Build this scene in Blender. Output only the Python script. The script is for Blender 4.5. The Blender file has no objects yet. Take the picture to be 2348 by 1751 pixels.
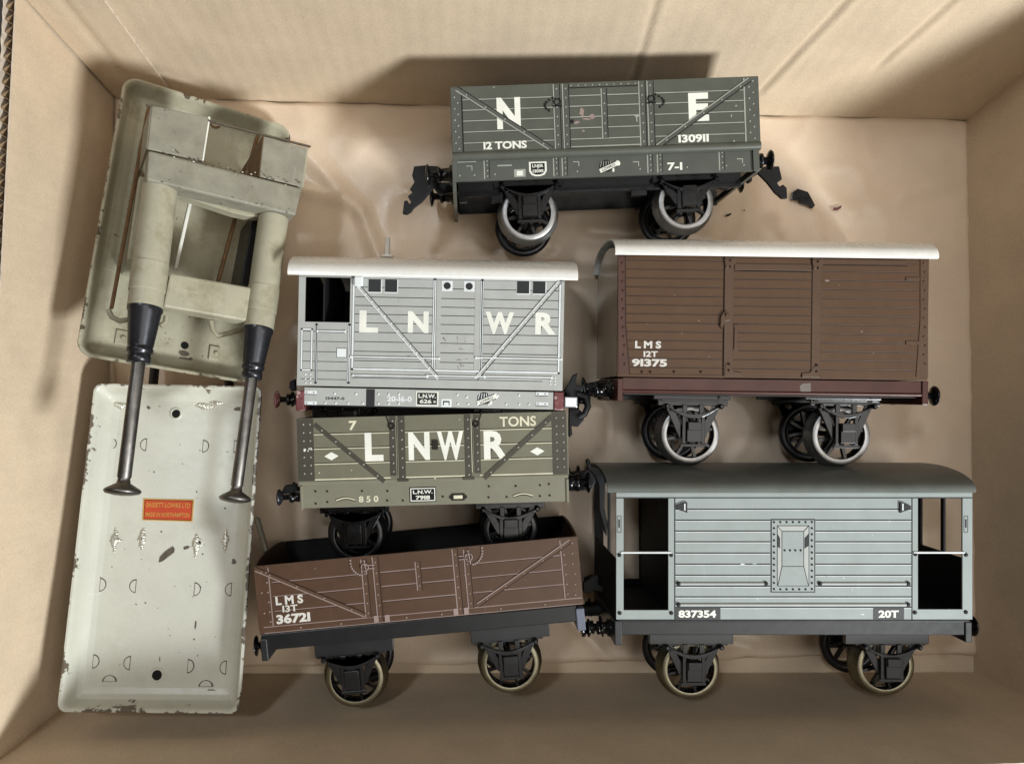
import bpy, bmesh, math, random
from mathutils import Vector, Matrix, Euler, noise

# ------------------------------------------------------------------ camera, light, exposure
random.seed(7)
SC = bpy.context.scene
COL = SC.collection
MM = 0.001
CAM_H = 400.0                       # mm above the bottom of the box
FPX, NX, NY = 1848.0, 1070.0, 906.0  # focal length and foot point measured on the photograph

cam = bpy.data.objects.new('camera', bpy.data.cameras.new('camera'))
COL.objects.link(cam)
cam.location = (0, 0, CAM_H * MM)
cam.data.sensor_width = 36
cam.data.lens = FPX / 2348 * 36
cam.data.shift_x = (1174 - NX) / 2348
cam.data.shift_y = (NY - 875.5) / 2348
cam.data.clip_start = 0.01
cam.data.clip_end = 50
SC.camera = cam

world = bpy.data.worlds.new('World')
SC.world = world
world.use_nodes = True
bg = world.node_tree.nodes['Background']
bg.inputs[0].default_value = (1.0, 0.68, 0.36, 1)
bg.inputs[1].default_value = 0.075


def area(name, loc, target, size, power, color):
    d = bpy.data.lights.new(name, 'AREA')
    d.shape = 'SQUARE'
    d.size = size
    d.energy = power
    d.color = color
    o = bpy.data.objects.new(name, d)
    COL.objects.link(o)
    o.location = loc
    o.rotation_euler = (Vector(target) - Vector(loc)).to_track_quat('-Z', 'Y').to_euler()
    return o


KEY = Vector((0.91, -0.83, 0.95)).normalized() * 1.5
area('window_light', KEY, (0, 0, 0.03), 0.24, 30.0, (0.93, 0.98, 1.0))
area('ceiling_light', (0.55, -0.10, 1.6), (0, 0, 0), 1.0, 9.0, (1.0, 0.97, 0.92))
area('skylight', (-0.50, 0.60, 1.7), (-0.05, 0.08, 0), 0.17, 6.0, (0.84, 0.92, 1.0))
SC.view_settings.view_transform = 'Standard'
SC.view_settings.look = 'None'
SC.view_settings.exposure = 0
SC.view_settings.gamma = 1


# ------------------------------------------------------------------ helpers
def lin(c):
    return tuple(((x / 255) / 12.92 if x / 255 <= 0.04045 else ((x / 255 + 0.055) / 1.055) ** 2.4) for x in c) + (1,)


def at(px, py, z):
    k = (CAM_H - z) / FPX
    return Vector(((px - NX) * k, -(py - NY) * k, z))


def mat(name, rgb, rough=0.45, metal=0.0, var=0.12, scale=90, specks=0.0, speck_rgb=(200, 195, 185),
        chips=0.0, chip_rgb=(70, 58, 48), chip_scale=260, bump=0.03, bump_scale=1200, coat=0.0, grime=0.0, spec=0.3, fine=0.05, scratch=0.0):
    m = bpy.data.materials.new(name)
    m.use_nodes = True
    nt = m.node_tree
    N, K = nt.nodes, nt.links
    bs = N['Principled BSDF']
    tc = N.new('ShaderNodeTexCoord')

    def nz(sc, det=4, rg=0.6):
        n = N.new('ShaderNodeTexNoise')
        n.inputs['Scale'].default_value = sc
        n.inputs['Detail'].default_value = det
        n.inputs['Roughness'].default_value = rg
        K.new(tc.outputs['Object'], n.inputs['Vector'])
        return n.outputs['Fac']

    def ramp(src, a, b):
        r = N.new('ShaderNodeMapRange')
        r.inputs['From Min'].default_value = a
        r.inputs['From Max'].default_value = b
        K.new(src, r.inputs['Value'])
        return r.outputs['Result']

    def mix(fac, a, b):
        x = N.new('ShaderNodeMix')
        x.data_type = 'RGBA'
        if isinstance(fac, float):
            x.inputs[0].default_value = fac
        else:
            K.new(fac, x.inputs[0])
        for i, c in ((6, a), (7, b)):
            if isinstance(c, tuple):
                x.inputs[i].default_value = c
            else:
                K.new(c, x.inputs[i])
        return x.outputs[2]
    c = lin(rgb)
    lo = tuple(v * (1 - var) for v in c[:3]) + (1,)
    hi = tuple(min(1, v * (1 + var)) for v in c[:3]) + (1,)
    col = mix(ramp(nz(scale, 5), 0.3, 0.7), lo, hi)
    if fine:
        fm = N.new('ShaderNodeMix')
        fm.data_type = 'RGBA'
        fm.blend_type = 'MULTIPLY'
        fm.inputs[0].default_value = 1.0
        fr = N.new('ShaderNodeMapRange')
        fr.inputs['From Min'].default_value = 0.3
        fr.inputs['From Max'].default_value = 0.7
        fr.inputs['To Min'].default_value = 1 - fine
        fr.inputs['To Max'].default_value = 1 + fine
        K.new(nz(1700, 3, 0.8), fr.inputs['Value'])
        K.new(col, fm.inputs[6])
        K.new(fr.outputs['Result'], fm.inputs[7])
        col = fm.outputs[2]
    if grime:
        gl = tuple(v * 0.55 * t for v, t in zip(c[:3], (1.0, 0.92, 0.75))) + (1,)
        g = ramp(nz(55, 6, 0.7), 0.5, 0.75)
        mu = N.new('ShaderNodeMath')
        mu.operation = 'MULTIPLY'
        mu.inputs[1].default_value = grime
        K.new(g, mu.inputs[0])
        col = mix(mu.outputs[0], col, gl)
    if specks:
        col = mix(ramp(nz(1500, 2), 0.80 - specks, 0.82 - specks), col, lin(speck_rgb))
    if scratch:
        for rz, sc in ((0.35, (30, 1500, 30)), (-0.9, (1300, 26, 1300))):
            mp = N.new('ShaderNodeMapping')
            mp.inputs['Rotation'].default_value = (0, 0, rz)
            mp.inputs['Scale'].default_value = sc
            K.new(tc.outputs['Object'], mp.inputs['Vector'])
            n = N.new('ShaderNodeTexNoise')
            n.inputs['Scale'].default_value = 1.0
            n.inputs['Detail'].default_value = 2
            K.new(mp.outputs['Vector'], n.inputs['Vector'])
            up = tuple(min(0.8, v * 1.25 + 0.035) for v in c[:3]) + (1,)
            col = mix(ramp(n.outputs['Fac'], 0.78 - scratch, 0.84 - scratch), col, up)
    if chips:
        at_ = N.new('ShaderNodeAttribute')
        at_.attribute_name = 'wear'
        ma = N.new('ShaderNodeMath')
        ma.operation = 'MULTIPLY_ADD'
        ma.inputs[1].default_value = 0.34
        K.new(at_.outputs['Fac'], ma.inputs[0])
        K.new(nz(chip_scale, 8, 0.66), ma.inputs[2])
        col = mix(ramp(ma.outputs[0], 0.80 - chips, 0.815 - chips), col, lin(chip_rgb))
    K.new(col, bs.inputs['Base Color'])
    bs.inputs['Metallic'].default_value = metal
    bs.inputs['Specular IOR Level'].default_value = spec if not metal else 0.5
    rr = N.new('ShaderNodeMapRange')
    rr.inputs['To Min'].default_value = max(0.05, rough - 0.08)
    rr.inputs['To Max'].default_value = min(1, rough + 0.12)
    K.new(nz(300, 4), rr.inputs['Value'])
    K.new(rr.outputs['Result'], bs.inputs['Roughness'])
    if coat:
        bs.inputs['Coat Weight'].default_value = coat
        bs.inputs['Coat Roughness'].default_value = 0.15
    if bump:
        b = N.new('ShaderNodeBump')
        b.inputs['Strength'].default_value = min(1, bump * 6)
        b.inputs['Distance'].default_value = bump * MM
        K.new(nz(bump_scale, 4), b.inputs['Height'])
        K.new(b.outputs['Normal'], bs.inputs['Normal'])
    return m


class MB:
    """collects shapes in millimetres and links them as one mesh object"""

    def __init__(s):
        s.v, s.f, s.m, s.sm = [], [], [], []

    def add(s, vs, fs, mi=0, smooth=False):
        o = len(s.v)
        s.v += [tuple(p) for p in vs]
        for f in fs:
            s.f.append([i + o for i in f])
            s.m.append(mi)
            s.sm.append(smooth)

    def box(s, x0, x1, y0, y1, z0, z1, mi=0):
        x0, x1 = sorted((x0, x1)); y0, y1 = sorted((y0, y1)); z0, z1 = sorted((z0, z1))
        s.add([(x0, y0, z0), (x1, y0, z0), (x1, y1, z0), (x0, y1, z0), (x0, y0, z1), (x1, y0, z1), (x1, y1, z1), (x0, y1, z1)],
              [(0, 3, 2, 1), (4, 5, 6, 7), (0, 1, 5, 4), (1, 2, 6, 5), (2, 3, 7, 6), (3, 0, 4, 7)], mi)

    def prism(s, poly, a0, a1, mi=0, axis='z'):
        ar = sum(poly[i][0] * poly[(i + 1) % len(poly)][1] - poly[(i + 1) % len(poly)][0] * poly[i][1] for i in range(len(poly)))
        p = list(poly) if ar > 0 else list(poly)[::-1]
        n = len(p)
        if axis == 'z':
            w = lambda q, a: (q[0], q[1], a)
        elif axis == 'x':            # poly in (y, z)
            w = lambda q, a: (a, q[0], q[1])
        else:                        # poly in (z, x)
            w = lambda q, a: (q[1], a, q[0])
        a0, a1 = sorted((a0, a1))
        s.add([w(q, a0) for q in p] + [w(q, a1) for q in p],
              [list(range(n))[::-1], list(range(n, 2 * n))] + [(i, (i + 1) % n, n + (i + 1) % n, n + i) for i in range(n)], mi)

    def bar(s, p, q, w, z0, z1, mi=0):
        p, q = Vector(p[:2]), Vector(q[:2])
        d = (q - p).normalized()
        n = Vector((-d.y, d.x)) * w / 2
        s.prism([p - n, q - n, q + n, p + n], z0, z1, mi)

    def lathe(s, prof, o, axis, seg=32, mi=0, smooth=True, caps=True, closed=False):
        o = Vector(o); ax = Vector(axis).normalized()
        t = Vector((0, 0, 1)) if abs(ax.z) < 0.9 else Vector((1, 0, 0))
        a = ax.cross(t).normalized(); b = ax.cross(a)
        vs = []
        for r, h in prof:
            for k in range(seg):
                w = 2 * math.pi * k / seg
                vs.append(o + ax * h + (a * math.cos(w) + b * math.sin(w)) * max(r, 1e-4))
        n = len(prof)
        fs = []
        for j in range(n if closed else n - 1):
            jj = (j + 1) % n
            for k in range(seg):
                kk = (k + 1) % seg
                fs.append((j * seg + k, j * seg + kk, jj * seg + kk, jj * seg + k))
        s.add(vs, fs, mi, smooth)
        if caps and not closed:
            s.add(vs[:seg], [list(range(seg))[::-1]], mi)
            s.add(vs[-seg:], [list(range(seg))], mi)

    def tube(s, pts, r, seg=8, mi=0):
        pts = [Vector(p) for p in pts]
        vs, fs = [], []
        for i, p in enumerate(pts):
            d = (pts[min(i + 1, len(pts) - 1)] - pts[max(i - 1, 0)]).normalized()
            t = Vector((0, 0, 1)) if abs(d.z) < 0.9 else Vector((1, 0, 0))
            a = d.cross(t).normalized(); b = d.cross(a)
            for k in range(seg):
                w = 2 * math.pi * k / seg
                vs.append(p + (a * math.cos(w) + b * math.sin(w)) * r)
        for i in range(len(pts) - 1):
            for k in range(seg):
                kk = (k + 1) % seg
                fs.append((i * seg + k, i * seg + kk, (i + 1) * seg + kk, (i + 1) * seg + k))
        s.add(vs, fs, mi, True)
        s.add(vs[:seg], [list(range(seg))[::-1]], mi)
        s.add(vs[-seg:], [list(range(seg))], mi)

    def rivet(s, x, y, z=0.0, r=0.36, mi=0):
        s.lathe([(r, -0.05), (r * 0.85, r * 0.45), (r * 0.4, r * 0.7)], (x, y, z), (0, 0, 1), 8, mi)

    def text(s, body, cx, cy, w, h, z, mi=0, bold=0.03, rot=0.0, arc=0.0):
        c = bpy.data.curves.new('lettering', 'FONT')
        c.body = body
        c.offset = bold
        c.resolution_u = 3
        o = bpy.data.objects.new('lettering', c)
        COL.objects.link(o)
        bpy.context.view_layer.update()
        me = bpy.data.meshes.new_from_object(o.evaluated_get(bpy.context.evaluated_depsgraph_get()))
        bpy.data.objects.remove(o)
        bpy.data.curves.remove(c)
        xs = [p.co.x for p in me.vertices]; ys = [p.co.y for p in me.vertices]
        x0, x1, y0, y1 = min(xs), max(xs), min(ys), max(ys)
        cr, sr = math.cos(rot), math.sin(rot)
        vs = []
        for p in me.vertices:
            x = ((p.co.x - x0) / (x1 - x0) - 0.5) * w
            y = ((p.co.y - y0) / (y1 - y0) - 0.5) * h
            vs.append((cx + x * cr - y * sr, cy + x * sr + y * cr, z))
        s.add(vs, [list(f.vertices) for f in me.polygons], mi)
        bpy.data.meshes.remove(me)

    def build(s, name, mats, parent=None, bevel=0.0, label=None):
        me = bpy.data.meshes.new(name)
        me.from_pydata([(x * MM, y * MM, z * MM) for x, y, z in s.v], [], s.f)
        for m in (mats if isinstance(mats, (list, tuple)) else [mats]):
            me.materials.append(m)
        me.polygons.foreach_set('material_index', s.m)
        me.polygons.foreach_set('use_smooth', s.sm)
        me.update()
        o = bpy.data.objects.new(name, me)
        COL.objects.link(o)
        if parent:
            o.parent = parent
        if label:
            o['label'] = label
        if bevel:
            b = o.modifiers.new('edge', 'BEVEL')
            b.width = bevel * MM
            b.segments = 2
            b.limit_method = 'ANGLE'
            b.angle_limit = math.radians(50)
        return o


def tag(o, label, cat, group=None, kind=None):
    if label: o['label'] = label
    if cat: o['category'] = cat
    if group: o['group'] = group
    if kind: o['kind'] = kind
    return o


def empty(name, loc, label, cat, rotz=0.0, group=None):
    o = bpy.data.objects.new(name, None)
    o.empty_display_size = 0.01
    COL.objects.link(o)
    o.location = Vector(loc) * MM
    o.rotation_euler = (0, 0, rotz)
    return tag(o, label, cat, group)


# ------------------------------------------------------------------ materials
M = {}
M['card'] = mat('brown corrugated card', (206, 186, 160), 0.9, var=0.07, scale=45, bump=0.12, bump_scale=700, specks=0.03, speck_rgb=(150, 118, 88), spec=0.15, fine=0.14)
M['card_edge'] = mat('torn card edge', (205, 190, 172), 0.9, var=0.2, scale=300)
M['card_flute'] = mat('card fluting', (150, 125, 95), 0.9, var=0.2, scale=300)
M['paper'] = mat('packing paper', (216, 195, 171), 0.30, var=0.06, scale=30, bump=0.12, bump_scale=260, specks=0.02, speck_rgb=(140, 105, 82), spec=0.4, fine=0.07)
M['table'] = mat('grey table', (92, 88, 86), 0.7, var=0.1)
M['ne_grey'] = mat('grey green litho', (79, 81, 73), 0.34, var=0.1, specks=0.03, speck_rgb=(120, 120, 112), scratch=0.05, grime=0.2)
M['ne_sole'] = mat('grey green solebar', (78, 80, 74), 0.32, var=0.1, specks=0.02, speck_rgb=(130, 130, 120))
M['ne_line'] = mat('pale grey print', (150, 151, 141), 0.45)
M['ne_dark'] = mat('dark print', (26, 26, 25), 0.45, spec=0.2)
M['cream_print'] = mat('cream print', (220, 219, 208), 0.45, var=0.08, specks=0.05, speck_rgb=(150, 145, 130), scratch=0.05)
M['black'] = mat('gloss black paint', (13, 13, 15), 0.18, var=0.25, specks=0.02, speck_rgb=(70, 68, 66), bump=0.05, bump_scale=400, spec=0.42)
M['black_satin'] = mat('satin black paint', (26, 26, 27), 0.3, var=0.15, specks=0.03, speck_rgb=(110, 108, 105), spec=0.4)
M['black_in'] = mat('black inside', (14, 13, 13), 0.6)
M['steel'] = mat('bright steel', (158, 156, 154), 0.42, metal=1.0, var=0.12, scale=400)
M['tyre_dull'] = mat('nickel tyre', (150, 145, 124), 0.38, metal=1.0, var=0.18, scale=200)
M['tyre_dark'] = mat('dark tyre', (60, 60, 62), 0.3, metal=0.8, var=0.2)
M['lb_grey'] = mat('pale grey litho', (165, 166, 161), 0.38, var=0.06, specks=0.03, speck_rgb=(110, 110, 108), grime=0.2, scratch=0.04)
M['lb_lite'] = mat('light grey print', (214, 217, 216), 0.4)
M['lb_dark'] = mat('charcoal print', (44, 44, 45), 0.45, spec=0.2)
M['white_roof'] = mat('white roof paint', (226, 224, 218), 0.25, var=0.05, scale=60, specks=0.03, speck_rgb=(150, 140, 125), coat=0.2, grime=0.22, chips=0.015, chip_rgb=(120, 108, 92), scratch=0.04)
M['maroon'] = mat('worn maroon paint', (104, 58, 58), 0.4, var=0.3, scale=250, chips=0.24, chip_rgb=(160, 136, 132))
M['bare_tin'] = mat('bare tin', (190, 192, 198), 0.3, metal=0.9, var=0.1)
M['van_brown'] = mat('brown van paint', (78, 54, 34), 0.42, var=0.11, scale=60, specks=0.035, speck_rgb=(130, 106, 84), grime=0.35, scratch=0.04)
M['van_rib'] = mat('brown van ironwork', (77, 56, 40), 0.38, var=0.12)
M['van_dark'] = mat('dark brown corner iron', (72, 46, 36), 0.36, var=0.15)
M['van_end'] = mat('glossy brown end paint', (84, 66, 48), 0.10, var=0.06, coat=1.0)
M['van_line'] = mat('dark brown print', (44, 29, 20), 0.5, spec=0.2)
M['van_sole'] = mat('red brown solebar', (66, 35, 28), 0.3, var=0.18, specks=0.03, speck_rgb=(110, 84, 74))
M['white_print'] = mat('white print', (198, 193, 184), 0.45, var=0.08, specks=0.05, speck_rgb=(140, 125, 112))
M['grey_patch'] = mat('grey bare patch', (104, 96, 90), 0.4)
M['olive'] = mat('olive grey litho', (107, 104, 87), 0.36, var=0.08, specks=0.025, scratch=0.05, grime=0.15)
M['olive_sole'] = mat('olive grey solebar', (117, 114, 98), 0.34, var=0.07, specks=0.02, grime=0.15)
M['olive_dark'] = mat('dark olive ironwork', (66, 62, 53), 0.4, var=0.1)
M['olive_line'] = mat('dark olive print', (36, 33, 27), 0.45, spec=0.2)
M['olive_lite'] = mat('pale olive print', (208, 202, 176), 0.45)
M['red_brown'] = mat('red brown litho', (76, 55, 41), 0.38, var=0.1, specks=0.03, scratch=0.05)
M['mauve'] = mat('mauve grey print', (138, 120, 114), 0.45)
M['mid_brown'] = mat('brown ironwork', (81, 60, 46), 0.4)
M['slate'] = mat('slate grey roof paint', (96, 99, 94), 0.36, var=0.1, specks=0.015, grime=0.35, scratch=0.05)
M['dk_grey'] = mat('dark grey metal', (36, 37, 38), 0.3, var=0.15, spec=0.45)
M['pale_grey'] = mat('pale green grey litho', (141, 148, 145), 0.36, var=0.06, specks=0.025, scratch=0.05, grime=0.12)
M['cream'] = mat('worn cream enamel', (162, 157, 136), 0.38, var=0.10, scale=60, specks=0.05, speck_rgb=(104, 90, 68), chips=0.115, chip_rgb=(84, 72, 58), grime=0.95, scratch=0.06)
M['cream_clean'] = mat('cream enamel', (193, 192, 179), 0.3, var=0.05, scale=40, specks=0.03, speck_rgb=(120, 108, 90), chips=0.02, chip_rgb=(98, 88, 76), grime=0.25, scratch=0.03)
M['cream_grey'] = mat('scuffed grey enamel', (136, 132, 118), 0.42, var=0.16, scale=120, specks=0.05, speck_rgb=(92, 84, 74), chips=0.14, chip_rgb=(88, 82, 76), grime=0.6, scratch=0.08)
M['rust'] = mat('rusty steel', (104, 76, 46), 0.5, metal=0.4, var=0.35, scale=250)
M['chip'] = mat('bare dark metal', (86, 76, 64), 0.5, metal=0.2, var=0.4, scale=500)
M['gun'] = mat('blackened steel', (50, 50, 54), 0.28, metal=0.6, var=0.2)
M['rod'] = mat('tarnished steel rod', (116, 112, 108), 0.42, metal=1.0, var=0.25, scale=200)
M['hole'] = mat('dark hole', (12, 11, 11), 0.8)
M['orange'] = mat('orange red paper label', (182, 66, 34), 0.5, var=0.08)
M['gold'] = mat('gold print', (190, 140, 60), 0.4, var=0.1)
M['solder'] = mat('solder', (186, 182, 168), 0.28, metal=0.5, var=0.15)
M['iron'] = mat('dull black iron', (15, 15, 16), 0.5, var=0.3, spec=0.25)


# ------------------------------------------------------------------ box, paper, ground
def panel(pts, nu, nv, disp, thick, mats, name, parent, cap=True):
    """wall panel: inner face through 4 corner points (floor a, floor b, rim b, rim a), outer face thick mm behind"""
    a, b, c, d = [Vector(p) for p in pts]
    nrm = (b - a).cross(d - a).normalized()
    mb = MB()
    W = nu + 1
    inn, out = [], []
    for j in range(nv + 1):
        for i in range(nu + 1):
            s_, t_ = i / nu, j / nv
            p = (a * (1 - s_) + b * s_) * (1 - t_) + (d * (1 - s_) + c * s_) * t_
            p = p + nrm * disp(p, s_, t_)
            inn.append(p)
            out.append(p - nrm * thick)
    n = len(inn)
    fs = []
    for j in range(nv):
        for i in range(nu):
            q = j * W + i
            fs.append((q, q + 1, q + W + 1, q + W))
    mb.add(inn + out, fs, 0, True)
    mb.add(inn + out, [tuple(n + k for k in f[::-1]) for f in fs], 0, True)
    if cap:
        ed = []
        for i in range(nu):
            ed.append((nv * W + i, nv * W + i + 1, n + nv * W + i + 1, n + nv * W + i))
            ed.append((i + 1, i, n + i, n + i + 1))
        for j in range(nv):
            ed.append((j * W, (j + 1) * W, n + (j + 1) * W, n + j * W))
            ed.append(((j + 1) * W + nu, j * W + nu, n + j * W + nu, n + (j + 1) * W + nu))
        mb.add(inn + out, ed, 1)
    return mb.build(name, mats, parent)


def tent(p, q, r, w):
    """ridge profile: distance of r to the segment p-q"""
    p, q, r = Vector(p), Vector(q), Vector(r)
    d = q - p
    t = max(0, min(1, (r - p).dot(d) / d.length_squared))
    e = (r - p - d * t).length
    return max(0.0, 1 - e / (1.6 * w))


gm = MB()
gm.add([(-900, -900, -5), (900, -900, -5), (900, 900, -5), (-900, 900, -5)], [(0, 1, 2, 3)])
tag(gm.build('ground', M['table']), None, None, kind='structure')

BX = empty('cardboard_box', (0, 0, 0), 'open brown corrugated cardboard box holding all the tinplate toys', 'box')
fTL, fTR = at(262, 208, 0), at(2226, 264, 0)
fBL, fBR = at(238, 1560, 0), at(2250, 1556, 0)
rTL, rBL = at(36, -40, 88), at(-62, 1806, 88)
rBR = at(2690, 1764, 100)
rTRr = Vector((272, 181, 142))
rTLb = Vector((-176, 166, 124))
fl = MB()
fl.add([fBL + Vector((-8, -8, 0)), fBR + Vector((8, -8, 0)), fTR + Vector((8, 8, 0)), fTL + Vector((-8, 8, 0))], [(0, 1, 2, 3)], 0)
fl.add([fBL + Vector((-8, -8, -4)), fBR + Vector((8, -8, -4)), fTR + Vector((8, 8, -4)), fTL + Vector((-8, 8, -4))], [(3, 2, 1, 0)], 0)
fl.build('bottom_panel', M['card'], BX)


def nzd(p, sc, amp):
    return noise.noise(Vector(p) * sc) * amp


def d_back(p, s_, t_):
    h = nzd(p, 0.012, 0.8) * t_
    # vertical crease and the two slanting dents of the far panel
    h += 0.9 * tent((77, 20), (72, 140), (p.x, p.z), 1.3) - 0.5 * tent((80, 10), (76, 140), (p.x, p.z), 2.0)
    h += 1.2 * tent((138, 18), (152, 90), (p.x, p.z), 1.4) - 0.7 * tent((141.5, 18), (155.5, 90), (p.x, p.z), 2.2)
    h += 1.0 * tent((184, 40), (200, 110), (p.x, p.z), 1.4) - 0.7 * tent((187.5, 40), (203.5, 110), (p.x, p.z), 2.2)
    h += 0.045 * math.sin(p.x * 2 * math.pi / 7.0)
    h -= 9.0 * math.sin(math.pi * s_) * t_ ** 1.1            # bows outwards
    return h


def d_left(p, s_, t_):
    return nzd(p, 0.015, 0.7) * t_ * (1 - t_) * 3 + 0.035 * math.sin(p.y * 2 * math.pi / 6.0)


def d_right(p, s_, t_):
    return nzd(p, 0.02, 1.0) * t_ + 1.2 * tent((90, 30), (140, 60), (p.y, p.z), 3) + 0.03 * math.sin(p.y * 2 * math.pi / 6.0)


def d_front(p, s_, t_):
    return nzd(p, 0.014, 1.0) * t_ + 0.03 * math.sin(p.x * 2 * math.pi / 7.0)


cm = [M['card'], M['card_edge']]
panel((fTR, fTL, rTLb, rTRr), 360, 40, lambda p, s, t: d_back(p, s, t), 3.6, cm, 'side_panel', BX)
panel((fBR, fTR, rTRr + Vector((0, 0, 0)), rBR), 230, 24, d_right, 3.6, cm, 'side_panel', BX)
panel((fBL, fBR, rBR, rBL), 330, 24, d_front, 3.6, cm, 'side_panel', BX)
# near-left wall: two liners with the fluting showing at its open rim
lw = panel((fTL, fBL, rBL, rTL), 240, 24, d_left, 0.5, cm, 'side_panel', BX)
ol = MB()
fl2 = MB()
nwv = 560
prev = None
vs, fs, vs2, fs2 = [], [], [], []
for i in range(nwv + 1):
    t = i / nwv
    p = rTL.lerp(rBL, t)
    w = p + Vector((-2.1 + 1.5 * math.sin(p.y * 2 * math.pi / 4.9) + nzd(p, 0.2, 0.25), 0, 0))
    jag = nzd(p, 0.35, 0.6)
    for tt in (0, 0.35):
        vs += [w + Vector((tt, 0, -0.8 + jag * 0.4)), w + Vector((tt, 0, -12))]
    q = p + Vector((-4.1 + nzd(p, 0.3, 0.25), 0, -0.3 + jag))
    vs2 += [q, q + Vector((-0.55, 0, 0)), q + Vector((-0.55, 0, -88)), q + Vector((0, 0, -88))]
    if i:
        o = (i - 1) * 4
        fs += [(o, o + 4, o + 5, o + 1), (o + 2, o + 3, o + 7, o + 6), (o, o + 2, o + 6, o + 4)]
        fs2 += [(o, o + 4, o + 5, o + 1), (o + 1, o + 5, o + 6, o + 2), (o + 3, o + 7, o + 4, o)]
fl2.add(vs, fs, 0)
fl2.build('fluting', M['card_flute'], lw)
ol.add(vs2, fs2, 0)
ol.build('outer_liner', M['card_edge'], lw)

# glued joint flap lying on the far panel next to the left corner
bA, bB, bC, bD = fTR, fTL, rTLb, rTRr
bN = (bB - bA).cross(bD - bA).normalized()
fm_ = MB()
fi, fo = [], []
FU, FV = 16, 24
for j in range(FV + 1):
    for i in range(FU + 1):
        s_, t_ = 0.925 + 0.07 * i / FU, 0.01 + 0.98 * j / FV
        p = (bA * (1 - s_) + bB * s_) * (1 - t_) + (bD * (1 - s_) + bC * s_) * t_
        p = p + bN * (d_back(p, s_, t_) - 3.6 - 1.4 + 1.0 * max(0, 1 - abs(i - 9) / 2.0))
        fi.append(p)
        fo.append(p + bN * 1.3)
nf = len(fi)
fq = [(j * (FU + 1) + i, j * (FU + 1) + i + 1, (j + 1) * (FU + 1) + i + 1, (j + 1) * (FU + 1) + i) for j in range(FV) for i in range(FU)]
fm_.add(fi + fo, fq, 0, True)
fm_.add(fi + fo, [(j * (FU + 1), (j + 1) * (FU + 1), nf + (j + 1) * (FU + 1), nf + j * (FU + 1)) for j in range(FV)], 1)
fm_.build('flap', cm, BX)

# packing paper
pc = [at(262, 222, 2), at(2221, 276, 2), at(2243, 1500, 2), at(262, 1536, 2)]
pm = MB()
NU, NV = 170, 110
creases = [((-80, 120), (-52, 90), 2.2, 3), ((-52, 90), (-40, 60), 2.6, 3), ((-95, 105), (-60, 95), 1.6, 2.5), ((-30, 100), (10, 92), 1.0, 1.6),
           ((-40, 60), (20, 70), 1.2, 2), ((10, 92), (30, 60), 1.2, 2.5), ((30, 62), (70, 58), 1.6, 3), ((40, 75), (20, 55), 1.8, 3),
           ((150, 120), (190, 90), 0.6, 3), ((190, 90), (235, 105), 0.7, 4), ((195, 60), (240, 80), 0.6, 3), ((60, 82), (120, 78), 1.2, 3),
           ((-90, 30), (-60, 60), 1.5, 3), ((50, -110), (70, -130), 1.5, 2), ((90, -115), (140, -125), 1.5, 3)]
pv = []
for j in range(NV + 1):
    for i in range(NU + 1):
        s_, t_ = i / NU, j / NV
        p = pc[0].lerp(pc[1], s_).lerp(pc[3].lerp(pc[2], s_), t_)
        e = min(s_, 1 - s_, t_ * 0.7, (1 - t_) * 0.7)
        wob = nzd((p.x, p.y, 5), 0.03, 0.45) + nzd((p.x, p.y, 9), 0.12, 0.14)
        rid = (1 - abs(noise.noise(Vector((p.x, p.y, 3)) * 0.03))) ** 12 * 0.9
        z = 1.5 + wob + rid
        for a_, b_, h_, w_ in creases:
            if abs(p.x - (a_[0] + b_[0]) / 2) < 50 and abs(p.y - (a_[1] + b_[1]) / 2) < 50:
                z += 1.5 * h_ * tent(a_, b_, (p.x, p.y), w_)
        q = Vector((p.x, p.y, max(0.3, z)))
        if e == 0:
            q.x += nzd((p.x, p.y, 1), 0.05, 1.2)
            q.y += nzd((p.x, p.y, 2), 0.05, 1.5)
        pv.append(q)
W_ = NU + 1
pm.add(pv, [(j * W_ + i, (j + 1) * W_ + i, (j + 1) * W_ + i + 1, j * W_ + i + 1) for j in range(NV) for i in range(NU)], 0, True)
pp = pm.build('paper_sheet', M['paper'])
sol = pp.modifiers.new('thickness', 'SOLIDIFY')
sol.thickness = 0.15 * MM
tag(pp, 'crumpled sheet of brown packing paper lining the bottom of the box', 'paper')


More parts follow.
